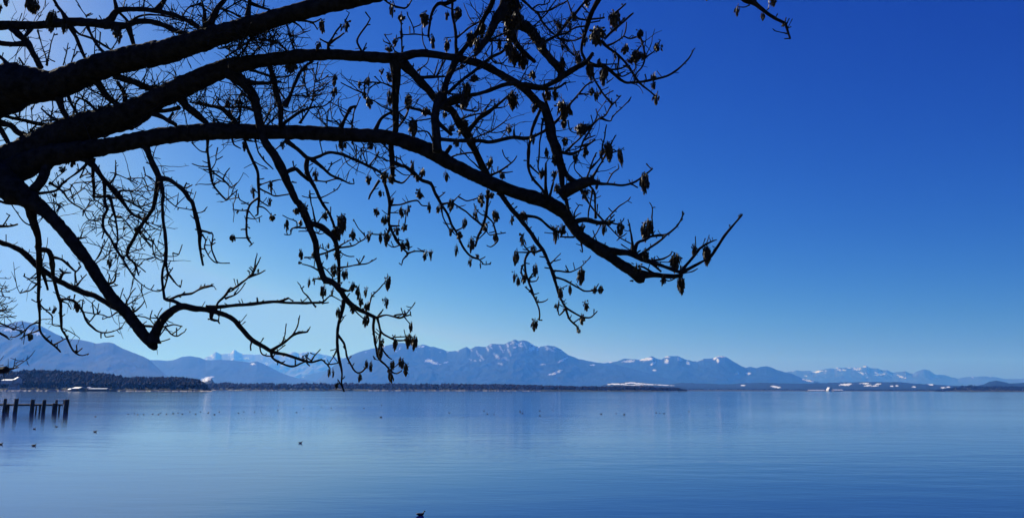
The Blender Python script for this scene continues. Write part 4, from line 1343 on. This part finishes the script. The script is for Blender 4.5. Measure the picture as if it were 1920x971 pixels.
L 905,550,30 940,460,26 1010,430,22 1060,400,20 1130,390,26 1200,380,20 1290,310,18 1355,190,10
L 1290,300,8 1345,240,7
L 930,580,20 1040,510,16 1140,440,18 1200,385,16
L 1080,395,12 1070,250,12 1070,140,12 1045,95,10
L 960,670,16 1000,680,16 1080,735,20
L 1060,630,22 1150,715,18
L 1330,720,26 1400,630,24 1470,540,24 1520,490,20 1650,430,10
L 1465,545,12 1460,400,9
L 1460,545,9 1430,470,9
L 1340,735,12 1440,710,12 1480,690,8
L 1060,615,16 1170,600,16 1240,560,16 1245,535,10
L 1060,630,9 1230,630,9
L 930,550,8 965,525,8
L 1150,755,12 1220,800 1290,770,10
L 900,800,12 870,800,9
L 430,440,16 445,540,12 420,520,7
L 370,405,14 240,405,14
L 250,350,10 190,370,10 100,365,10
L 285,40,24 310,150,22 330,200,22
# upper right sprig
P 1420,380,12 1340,360,12 1280,350,8
P 990,60,14 950,80,12 870,85,12
P 1400,300,12 1440,210,8
P 1410,330,10 1460,305,8
P 1390,270,12 1405,200,8
P 1445,435,10 1385,440,8"""
SEEDS = """A 290,60,130,150 480,200,110,200 590,240,70,140 1050,290,90,130 1095,350,34,110 60,20,60,80 10,80,40,80
B 1165,240,60,130 1375,240,80,115 1150,410,60,90 1780,440,80,60 1835,390,50,70 1885,160,70,100 1805,90,50,130 1590,735,60,80 1515,760,40,80 1550,850,50,70 1295,720,50,110 1285,825,60,90 1710,640,50,60 1775,690,50,90 1775,880,60,150 890,620,130,110 320,930,40,60
C 360,180,80,140 430,370,60,120 570,410,60,120 570,140,50,80 670,140,90,140 105,380,40,70 820,710,100,70 750,820,90,150 50,700,60,80 790,370,90,160 850,420,90,160 880,280,80,150 1110,40,150,120 1180,60,140,140 1130,160,140,190 1200,200,130,190 1140,300,110,190 1110,470,100,190 1170,520,110,200 1240,560,110,190 1350,320,110,130 1430,420,100,150 1330,680,80,80 1160,890,90,150 1030,400,40,120 1570,220,60,80 700,590,60,60
D 720,190,115,180 580,340,145,190 365,150,70,80 960,310,75,95 1120,435,80,95 830,440,65,95 920,520,100,130 970,510,50,80 735,500,40,60 870,550,50,70 1080,700,50,80 1075,770,50,70 640,690,90,180 595,570,50,80 500,650,90,160 410,530,60,110 260,420,40,70 470,360,60,110 480,30,80,90 310,240,60,100 235,230,50,60 570,850,80,100 530,830,50,80 130,850,70,100 200,850,60,100 255,570,70,110 1115,890,80,110
E 640,610,80,60 560,660,60,60 1050,885,50,60 490,890,50,40
F 430,70,60,100 1590,60,70,110 475,450,50,95 540,860,50,110 705,810,50,95 1115,710,70,110 1590,755,60,90 1740,720,70,80 1790,750,70,90 1700,880,50,65 1800,940,40,60 1360,440,70,110 1450,425,30,40 1610,450,60,80 820,440,60,70 1030,680,40,60
G 260,290,90,170 220,60,80,150 380,140,80,80 550,170,50,70 610,300,70,70 720,270,90,120 650,420,80,80 690,320,60,80 740,60,100,140 1160,60,90,160 1360,100,70,100 1130,295,65,85 960,600,50,115 1060,720,55,70 270,650,50,130 345,690,60,90 290,740,60,70 555,720,60,95 20,740,80,110 325,880,60,95 1335,390,60,90 1460,510,40,90
H 270,140,140,190 285,250,60,100 430,310,115,115 500,280,60,70 280,410,60,80 370,550,50,110 475,510,55,110 665,510,100,190 770,560,60,180 1000,790,95,195 600,530,40,80 580,780,60,105 520,740,50,60 470,880,80,115 200,570,80,130 210,830,60,85 85,700,50,95 180,700,50,60 120,520,36,80
I 1000,630,50,105 1120,325,24,42 1230,340,55,65 1045,575,25,42 470,640,36,80
J 690,90,40,75 370,415,55,65 715,235,60,65 410,180,30,34 940,175,60,60 855,300,50,105 985,280,40,60 1025,160,60,130 1200,215,60,85 1345,290,90,180 1310,380,100,130 1445,385,60,105 985,565,52,95 970,635,40,30 1105,560,50,80 1215,570,36,75 1305,570,60,80 1285,700,70,105 1385,745,62,105 1060,810,36,85 1095,800,26,65 1190,895,50,115 1270,890,36,65 1445,850,52,85 1505,900,62,125 1570,900,38,95 1760,810,66,135 1660,185,50,80 1740,255,66,90 1605,400,50,95 1700,410,40,95 1735,430,50,125 1770,400,40,75 1225,480,30,50
K 320,35,62,65 410,140,44,95 160,180,60,105 215,165,50,105 110,345,70,80 185,320,52,65 165,490,60,90 215,470,50,105 380,570,42,95 425,565,42,90 35,410,50,80 500,150,60,75 600,115,70,105 605,350,50,80 685,395,60,80 730,280,52,95 880,70,80,115 970,30,60,55 825,200,50,95 1000,215,70,105 900,310,80,90 995,415,46,75 785,470,60,135 655,520,42,105 780,630,38,85 865,650,22,65 845,580,40,44 1260,430,60,115 1185,590,66,125 1365,700,60,115 1175,760,46,95 1210,805,46,85 1265,780,52,90 1345,520,60,90 1255,220,90,90 1145,250,50,85
L 205,380,60,155 260,340,60,105 445,330,50,115 635,320,62,125 790,330,72,115 1030,350,112,205 1010,570,80,125 1290,640,100,165 1320,840,80,165 1560,570,92,185 1450,540,60,80 1170,790,50,95 435,760,70,155 325,880,40,85 550,880,60,70 610,880,60,75 930,690,100,90 690,275,80,50
M 485,190,46,65 280,440,52,65 700,170,60,85 680,150,40,60
N 1315,225,52,95 1515,120,52,95 1445,180,60,85 1585,170,46,95 1575,290,72,115 1740,130,60,95 1710,490,52,85 1690,580,56,105 1835,510,42,105 1575,680,42,75 1615,700,34,85 1515,800,44,85 1240,750,32,85 1270,755,26,80 1810,690,52,85 1875,670,60,95 1785,800,56,105 1310,870,40,70
O 225,670,80,130 280,680,70,130 245,540,42,95 45,930,50,60 105,690,38,95 1360,520,68,105 1590,240,58,115 1545,350,32,42 1570,350,26,95 1810,350,52,90 1775,470,62,95 1750,560,38,65 190,920,55,110
P 860,130,75,130 1130,190,64,85 1230,40,100,95 505,-10,60,60 1385,275,60,50"""


def parse_line(line):
    d0 = d1 = None
    if line[0] == '@':
        head, line = line.split(' ', 1)
        d0, d1 = map(float, head[1:].split('>'))
    pts = []
    for seg in line.split('|'):
        tk = seg.split()
        ox, oy, sc = TILES[tk[0]]
        for t in tk[1:]:
            q = [float(v) for v in t.split(',')]
            pts.append([ox + q[0] / sc, oy + q[1] / sc, q[2] / sc if len(q) > 2 else None])
    ks = [i for i, p in enumerate(pts) if p[2] is not None] or []
    if not ks:
        for p in pts:
            p[2] = 2.4
    else:
        ws = np.interp(range(len(pts)), ks, [pts[i][2] for i in ks])
        for p, w in zip(pts, ws):
            p[2] = float(w)
    return np.array(pts), d0, d1


def smooth_path(P, step):
    """Catmull-Rom through the traced points."""
    out = []
    n = len(P)
    for i in range(n - 1):
        p0, p1, p2, p3 = P[max(i - 1, 0)], P[i], P[i + 1], P[min(i + 2, n - 1)]
        L = math.hypot(p2[0] - p1[0], p2[1] - p1[1])
        m = max(1, int(L / step))
        for k in range(m):
            t = k / m
            a = 0.5 * ((2 * p1) + (-p0 + p2) * t + (2 * p0 - 5 * p1 + 4 * p2 - p3) * t * t + (-p0 + 3 * p1 - 3 * p2 + p3) * t ** 3)
            a[2] = p1[2] + (p2[2] - p1[2]) * t
            out.append(a)
    out.append(P[-1].copy())
    return np.array(out)


branches = []
for line in TRACE.strip().splitlines():
    line = line.strip()
    if line and line[0] != '#':
        branches.append(parse_line(line))

S_XY = np.zeros((0, 2))
S_W = np.zeros(0)
S_D = np.zeros(0)


def add_samples(path, depth):
    global S_XY, S_W, S_D
    S_XY = np.vstack([S_XY, path[:, :2]])
    S_W = np.concatenate([S_W, path[:, 2]])
    S_D = np.concatenate([S_D, depth])


def nearest(x, y):
    d = np.hypot(S_XY[:, 0] - x, S_XY[:, 1] - y) - S_W * 0.5
    i = int(np.argmin(d))
    return d[i], S_D[i], S_W[i]


placed = []
pending = []
for (P, d0, d1) in branches:
    wmax = P[:, 2].max()
    path = smooth_path(P, 3.5 if wmax > 12 else 4.0 if wmax > 4 else 3.0)
    if d0 is not None:
        s = np.linspace(0, 1, len(path))
        dep = d0 + (d1 - d0) * s
        placed.append((path, dep))
        add_samples(path, dep)
    else:
        pending.append(path)
for tol in (3.0, 7.0, 14.0, 40.0, 400.0):
    progress = True
    while progress and pending:
        progress = False
        rest = []
        for path in pending:
            a = nearest(*path[0, :2])
            b = nearest(*path[-1, :2])
            if a[0] <= tol or b[0] <= tol:
                if a[0] > tol and path[0, 2] <= path[-1, 2] * 1.2:
                    path = path[::-1].copy()
                    a = b
                if a[0] > tol:
                    a = b
                seglen = np.concatenate([[0], np.cumsum(np.hypot(*np.diff(path[:, :2], axis=0).T))])
                slope = random.uniform(-0.40, 0.40) * a[1] / FPX
                wob = 0.02 * np.sin(seglen / 60.0 + random.random() * 6) * np.minimum(seglen / 60, 1)
                dep = a[1] + slope * seglen + wob
                dep = np.clip(dep, 5.0, 9.0)
                placed.append((path, dep))
                add_samples(path, dep)
                progress = True
            else:
                rest.append(path)
        pending = rest
print("tree branches", len(placed), "unplaced", len(pending))


def tube(points, radii, sides, rough=0.0, seed=0.0, knob=0.0, freq=12.0):
    """A tapered limb along a 3-D path with parallel-transported rings."""
    n = len(points)
    V, F = [], []
    tprev = (points[1] - points[0]).normalized()
    up = Vector((0, 0, 1)) if abs(tprev.z) < 0.9 else Vector((1, 0, 0))
    nrm = (up - tprev * up.dot(tprev)).normalized()
    for i in range(n):
        if i < n - 1:
            t = (points[i + 1] - points[max(i - 1, 0)]).normalized()
        else:
            t = (points[i] - points[i - 1]).normalized()
        nrm = (nrm - t * nrm.dot(t))
        if nrm.length < 1e-6:
            nrm = t.orthogonal()
        nrm.normalize()
        bn = t.cross(nrm)
        for j in range(sides):
            a = j * 2 * math.pi / sides
            r = radii[i]
            dv = nrm * math.cos(a) + bn * math.sin(a)
            if rough > 0:
                q = points[i] + dv * r
                r *= 1.0 + rough * noise.fractal(q * freq + Vector((seed, 0, 0)), 0.7, 2.1, 4) + knob * max(0.0, noise.noise(q * 5.0 + Vector((0, seed, 7))) - 0.35)
            V.append(points[i] + dv * r)
    for i in range(n - 1):
        for j in range(sides):
            F.append((i * sides + j, i * sides + (j + 1) % sides, (i + 1) * sides + (j + 1) % sides, (i + 1) * sides + j))
    V.append(points[-1] + (points[-1] - points[-2]).normalized() * radii[-1] * 0.6)
    c = len(V) - 1
    F += [((n - 1) * sides + j, (n - 1) * sides + (j + 1) % sides, c) for j in range(sides)]
    V.append(points[0].copy())
    F += [((j + 1) % sides, j, c + 1) for j in range(sides)]
    return V, F


TRUNK_BASE = Vector((-6.05, 6.9, 2.2))
tree = thing("bare_tree", "large bare tree reaching in from the left, boughs hung with dry seed clusters", "tree", TRUNK_BASE)


def tree_part(name, V, F, mat, smooth=True):
    o = mesh_obj(name, [v - TRUNK_BASE for v in V], F, mat, tree, smooth)
    return o


def to3d(path, dep):
    return [at_depth(p[0], p[1], d) for p, d in zip(path, dep)]


twig_parts = []
spur_parts = []
ranked = sorted(range(len(placed)), key=lambda i: -(placed[i][0][:, 2].mean() * len(placed[i][0])))
n_limb = n_branch = n_twig = 0
for idx in ranked:
    path, dep = placed[idx]
    pts = to3d(path, dep)
    run = np.concatenate([[0], np.cumsum(np.hypot(*np.diff(path[:, :2], axis=0).T))])
    rad = [max(w * (0.95 if w > 20 else 1.05), 2.1) * 0.5 * d / FPX * (1.0 + (0.55 if path[0, 2] < 18 else 0.1) * math.exp(-s / (path[0, 2] * 1.3 + 3.0)))
           for w, d, s in zip(path[:, 2], dep, run)]
    wmean, wmax = path[:, 2].mean(), path[:, 2].max()
    sd_ = random.random() * 50
    if wmax > 16:
        # refine the ring spacing for the bark relief
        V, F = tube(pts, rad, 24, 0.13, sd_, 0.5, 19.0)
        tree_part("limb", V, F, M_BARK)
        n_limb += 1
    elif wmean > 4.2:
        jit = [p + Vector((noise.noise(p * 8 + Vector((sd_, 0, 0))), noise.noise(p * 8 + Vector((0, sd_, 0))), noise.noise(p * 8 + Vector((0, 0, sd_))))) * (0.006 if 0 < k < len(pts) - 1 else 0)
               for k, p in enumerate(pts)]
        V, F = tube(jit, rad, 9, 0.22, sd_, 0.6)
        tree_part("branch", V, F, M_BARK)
        n_branch += 1
    else:
        jit = [p + Vector((noise.noise(p * 14 + Vector((sd_, 0, 0))), noise.noise(p * 14 + Vector((0, sd_, 0))), noise.noise(p * 14 + Vector((0, 0, sd_))))) * (0.005 if 0 < k < len(pts) - 1 else 0)
               for k, p in enumerate(pts)]
        V, F = tube(jit, rad, 5, 0.25, sd_, 0.5)
        if n_twig < 295:
            tree_part("twig", V, F, M_TWIG)
            n_twig += 1
        else:
            spur_parts.append((V, F))

# short spurs and buds on every bough
def px_of(p):
    lc = CAM_R.transposed() @ (p - Vector((0, 0, EYE)))
    return W / 2 + FPX * lc.x / -lc.z, H / 2 - FPX * lc.y / -lc.z


for (path, dep) in placed:
    wmean = path[:, 2].mean()
    if wmean > 20 or path[:, 0].max() < -20:
        continue
    L = float(np.sum(np.hypot(*np.diff(path[:, :2], axis=0).T)))
    for _ in range(int(L / 13.0)):
        i = random.randrange(len(path))
        if path[i, 0] < -10:
            continue
        p = at_depth(path[i, 0], path[i, 1], dep[i])
        dv = Vector((random.gauss(0, 1), random.gauss(0, 1), random.gauss(0.35, 1))).normalized()
        ln = random.choice((random.uniform(2, 6), random.uniform(4, 15))) * dep[i] / FPX + path[i, 2] * 0.5 * dep[i] / FPX
        r0 = random.uniform(0.7, 1.2) * dep[i] / FPX
        q = p + dv * ln * 0.55 + Vector((0, 0, 0.15 * ln))
        spur_parts.append(tube([p, q, p + dv * ln + Vector((0, 0, 0.35 * ln))], [r0, r0 * 1.0, r0 * random.uniform(0.6, 1.5)], 4))

# tangles of fine twigs behind the boughs
TANGLE = [(240, 0, 480, 62, 46), (290, 55, 540, 112, 95), (330, 150, 520, 232, 110), (200, 120, 350, 200, 50), (100, 150, 270, 245, 44), (0, 200, 120, 290, 30),
          (490, 120, 640, 240, 60), (740, 130, 870, 240, 46), (860, 30, 1060, 170, 60), (190, 360, 310, 500, 50), (80, 345, 210, 420, 26), (640, 268, 720, 330, 18),
          (0, 0, 70, 130, 18), (960, 60, 1110, 170, 34), (1130, 60, 1220, 160, 8), (1030, 190, 1130, 340, 16), (880, 180, 980, 250, 14), (0, 470, 300, 620, 26),
          (220, 290, 330, 400, 20), (660, 120, 740, 240, 10), (380, 250, 480, 400, 10), (430, 60, 560, 130, 30)]
for (x0, y0, x1, y1, cnt) in TANGLE:
    ok = np.where((S_XY[:, 0] > x0) & (S_XY[:, 0] < x1) & (S_XY[:, 1] > y0) & (S_XY[:, 1] < y1))[0]
    if len(ok) == 0:
        continue
    for _ in range(int(cnt * 1.35)):
        i = int(random.choice(ok))
        x, y, d = S_XY[i, 0], S_XY[i, 1], S_D[i]
        ang = random.uniform(0, 2 * math.pi)
        if math.sin(ang) > 0.3 and random.random() < 0.4:
            ang = -ang
        curl = random.uniform(-0.05, 0.05)
        ln = random.uniform(22, 75)
        w = random.uniform(1.3, 2.6)
        dsl = random.uniform(-0.8, 0.8) * d / FPX
        pp, rr = [], []
        s = 0.0
        while s <= ln:
            pp.append(at_depth(x, y, d))
            rr.append(w * (1 - 0.55 * s / ln) * 0.5 * d / FPX)
            x += 5 * math.cos(ang)
            y += 5 * math.sin(ang)
            d += dsl * 5
            ang += curl + random.gauss(0, 0.13)
            s += 5
            if not (x0 - 25 < x < x1 + 25 and y0 - 25 < y < y1 + 20):
                break
        if len(pp) > 2:
            spur_parts.append(tube(pp, rr, 4))
            for _k in range(random.randint(1, 3)):
                j = random.randrange(1, len(pp))
                dv = Vector((random.gauss(0, 1), random.gauss(0, .8), random.gauss(0.2, 1))).normalized() * random.uniform(0.03, 0.13)
                spur_parts.append(tube([pp[j], pp[j] + dv * 0.5 + Vector((0, 0, .004)), pp[j] + dv], [rr[j] * 0.9, rr[j] * .7, rr[j] * .5], 4))

V, F = join_geo(spur_parts)
o = tree_part("fine_twigs", V, F, M_TWIG, False)
o["kind"] = "stuff"

# trunk and out-of-frame leader
tp = [TRUNK_BASE + Vector(q) for q in ((0.05, 0, -0.4), (0.0, 0, 0.1), (0.02, 0, 0.8), (0.08, 0, 1.8), (0.2, 0, 2.9), (0.35, -0.05, 4.0), (0.35, 0.1, 5.5), (0.1, 0.3, 7.5), (-0.2, 0.5, 10.0))]
pts = []
rad = []
R_ = [0.72, 0.55, 0.47, 0.43, 0.42, 0.36, 0.26, 0.17, 0.06]
for i in range(len(tp) - 1):
    for k in range(6):
        pts.append(tp[i].lerp(tp[i + 1], k / 6))
        rad.append(R_[i] + (R_[i + 1] - R_[i]) * k / 6)
V, F = tube(pts, rad, 20, 0.16, 3.0, 0.3)
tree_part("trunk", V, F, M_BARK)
# boughs joining the traced limbs to the trunk
for (px, py, d, w, zt) in ((-250, 262, 7.0, 112, 3.3), (-250, 350, 6.8, 95, 2.6), (-700, 300, 8.2, 80, 3.6), (-500, 300, 7.4, 52, 3.5)):
    b = at_depth(px, py, d)
    a = TRUNK_BASE + Vector((0.2, 0.0, zt))
    r1 = w * 0.5 * d / FPX
    mid = a.lerp(b, 0.5) + Vector((0, 0, 0.10))
    q = [a, a.lerp(mid, .5), mid, mid.lerp(b, .5), b]
    V, F = tube(q, [r1 * 1.15, r1 * 1.1, r1 * 1.05, r1, r1], 14, 0.1, 2.0)
    tree_part("limb", V, F, M_BARK)


# ---- seed clusters
def key_geo(L, wd, th, p, q):
    """One dry winged key: a long flattened lens hanging from p in the direction q."""
    q = q.normalized()
    side = q.cross(Vector((random.gauss(0, 1), random.gauss(0, 1), random.gauss(0, 1)))).normalized()
    nn = q.cross(side)
    m = p + q * L * 0.55
    m2 = p + q * L * 0.85
    V = [p, m + side * wd * .5, m - side * wd * .5, m + nn * th, m - nn * th, m2 + side * wd * .3, m2 - side * wd * .3, p + q * L]
    F = [(0, 1, 3), (0, 3, 2), (0, 2, 4), (0, 4, 1), (1, 5, 3), (3, 5, 6), (3, 6, 2), (2, 6, 4), (4, 6, 5), (4, 5, 1), (5, 7, 6), (6, 7, 5)]
    return V, F[:10] + [(5, 7, 6)]


def cluster_mesh(nk, lk, wk, skew):
    """A bunch of winged keys on a short stalk, ragged and lopsided, filling about one unit in height."""
    parts = []
    lean = Vector((random.uniform(-.12, .12), random.uniform(-.12, .12), -1))
    ax = [lean * t for t in (-0.06, 0.15, 0.4, 0.62)]
    parts.append(tube(ax, [0.04, 0.034, 0.028, 0.02], 4))
    lob = random.uniform(0, 6.28)
    for k in range(nk):
        t = random.random() ** 0.8 * 0.62
        a = random.uniform(0, 2 * math.pi)
        if random.random() < skew:
            a = lob + random.gauss(0, 0.7)
        br = 0.05 + 0.24 * math.sin(math.pi * min(1.0, t / 0.66 + 0.15)) * random.uniform(0.5, 1.15)
        sp = random.gauss(0.10, 0.24) - 0.15 * t
        c = lean * t
        b = c + Vector((br * math.cos(a), br * math.sin(a), random.uniform(-0.04, 0.05)))
        d = Vector((sp * math.cos(a), sp * math.sin(a), -1.0))
        u = random.random()
        if u < 0.10:
            d = Vector((math.cos(a), math.sin(a), random.uniform(-.7, .5)))
        L = lk * random.uniform(0.6, 1.25) * (0.6 if u < 0.10 else 1.0)
        end = b.z + d.normalized().z * L
        if end < -1.06:
            L = max(0.2, (1.06 + b.z) / max(0.2, -d.normalized().z))
        parts.append(tube([c, b], [0.014, 0.011], 3))
        parts.append(key_geo(L, wk * random.uniform(0.6, 1.3), wk * random.uniform(0.10, 0.22), b, d))
    V, F = join_geo(parts)
    me = bpy.data.meshes.new("seed_cluster")
    me.from_pydata([tuple(v) for v in V], [], F)
    me.update()
    me.materials.append(M_SEED)
    return me


random.seed(21)
SMALL = [cluster_mesh(random.randint(16, 26), 0.55, 0.30, 0.4) for _ in range(8)]
MID = [cluster_mesh(random.randint(32, 52), 0.46, 0.22, 0.35) for _ in range(12)]
BIG = [cluster_mesh(random.randint(95, 140), 0.34, 0.15, 0.25) for _ in range(8)]
cnt = 0
mode = None
for tok in SEEDS.split():
    if len(tok) == 1:
        mode = TILES[tok]
        continue
    a, b, w, h = (float(v) for v in tok.split(','))
    x, y = mode[0] + a / mode[2], mode[1] + b / mode[2]
    w, h = w / mode[2], h / mode[2]
    top = y - h * 0.5
    dd, dep, _ = nearest(x, top)
    dd2, dep2, _ = nearest(x, y)
    if dd2 < dd:
        dep = dep2
    sc = dep / FPX
    me = random.choice(BIG if w * h > 420 else MID if w * h > 140 else SMALL)
    o = bpy.data.objects.new("seed_cluster", me)
    COL.objects.link(o)
    o.parent = tree
    o.location = at_depth(x, top, dep - random.uniform(-0.02, 0.05)) - TRUNK_BASE
    o.rotation_euler = (random.uniform(-.15, .15), random.uniform(-.15, .15), random.uniform(0, 6.28))
    ww = w * sc * 1.26 * random.uniform(0.95, 1.1)
    o.scale = (ww, ww, h * sc * 1.08)
    cnt += 1
print("limbs", n_limb, "branches", n_branch, "twigs", n_twig, "seed clusters", cnt)


# ------------------------------------------------------------------ second tree, further along the bank, only its hanging twig ends in view
T2 = Vector((-17.5, 14.0, -0.4))
t2 = thing("bare_tree", "pale fine twig ends of another bare tree, hanging in at the left edge", "tree", T2)
pp = [T2 + Vector((0.1 * i, 0, 1.0 * i)) for i in range(9)]
V, F = tube(pp, [0.34 - 0.03 * i for i in range(9)], 12, 0.12, 5.0)
mesh_obj("trunk", [v - T2 for v in V], F, M_BARK, t2, True)
D2 = 20.0
random.seed(8)
starts = [(-420, 330, -10, 610), (-420, 400, -8, 560), (-420, 430, 0, 690), (-420, 500, -10, 700)]
for k, (xa, ya, xb, yb) in enumerate(starts):
    a, b = at_depth(xa, ya, 15.5), at_depth(xb, yb, D2)
    a = T2 + Vector((0.5, 0, 4.6 + k * 0.6))
    q = [a.lerp(b, i / 12) + Vector((0, 0, 0.5 * math.sin(math.pi * i / 12))) for i in range(13)]
    V, F = tube(q, [0.10 * (1 - i / 14) + 0.012 for i in range(13)], 7, 0.1, k)
    mesh_obj("branch", [v - T2 for v in V], F, M_BARK, t2, True)
fine = []
T2X = """0,30,9 90,35,5|0,130,10 60,140,8 110,110,5|0,200,14 50,190,12 70,160,6|0,190,10 60,220,8 100,210,6|0,265,10 80,260,8 150,250,5|-20,100,9 40,170,8 60,200,6
0,-90,8 80,-85,5|0,-30,9 60,-15,5|0,5,8 70,0,5|0,290,18 60,340,16 120,370,12 200,380,9|0,370,26 60,440,20 80,460,10|0,230,9 40,200,8 110,180,5|0,330,8 60,350,9 150,365,6|110,375,9 150,350,6|150,378,8 210,390,6
0,225,9 70,255,7 140,268,5|0,150,8 30,120,7 50,95,5|0,60,7 50,80,6 90,82,5|-20,735,20 45,735,26 120,722,14 170,712,8|120,720,8 140,630,4|140,712,8 250,635,5|0,745,60 45,738,70 75,733,50|0,710,8 30,690,5"""
for ln in T2X.replace("\n", "|").split("|"):
    arr = []
    for t in ln.split():
        v = [float(c) for c in t.split(",")]
        arr.append((v[0] / 4.8 - (14 if v[0] <= 0 else 0), 540 + v[1] / 4.8, v[2] / 4.8))
    dd = D2 + random.uniform(-.4, .4)
    arr = smooth_path(np.array(arr), 4.0)
    fine.append(tube([at_depth(x, y, dd) for x, y, w in arr], [max(w, 1.5) * .5 * dd / FPX for x, y, w in arr], 5))
    for _ in range(4):
        j = random.randrange(len(arr))
        p = at_depth(arr[j][0], arr[j][1], dd)
        dv = Vector((random.gauss(.4, .8), random.gauss(0, .6), random.gauss(0.2, .8))).normalized() * random.uniform(0.08, 0.3)
        fine.append(tube([p, p + dv * .5, p + dv + Vector((0, 0, .04))], [.010, .008, .006], 4))
V, F = join_geo(fine)
o = mesh_obj("fine_twigs", [v - T2 for v in V], F, M_TWIG, t2)
o["kind"] = "stuff"

# ------------------------------------------------------------------ air
v, f = box(-33000, 33000, -2500, 39000, -8.0, HAZE_TOP)
hz = mesh_obj("haze", v, f)
hz["kind"] = "stuff"
hm = bpy.data.materials.new("haze")
hm.use_nodes = True
nt = hm.node_tree
nt.nodes.clear()
pv = nt.nodes.new("ShaderNodeVolumePrincipled")
pv.inputs["Color"].default_value = (*HAZE_COL, 1)
pv.inputs["Absorption Color"].default_value = (1, 1, 1, 1)
pv.inputs["Density"].default_value = HAZE_DENSITY
pv.inputs["Anisotropy"].default_value = HAZE_G
ho = nt.nodes.new("ShaderNodeOutputMaterial")
nt.links.new(pv.outputs[0], ho.inputs["Volume"])
hz.data.materials.append(hm)
print("objects", len(bpy.data.objects), "tris", sum(len(o.data.loop_triangles) if o.type == 'MESH' else 0 for o in COL.objects))
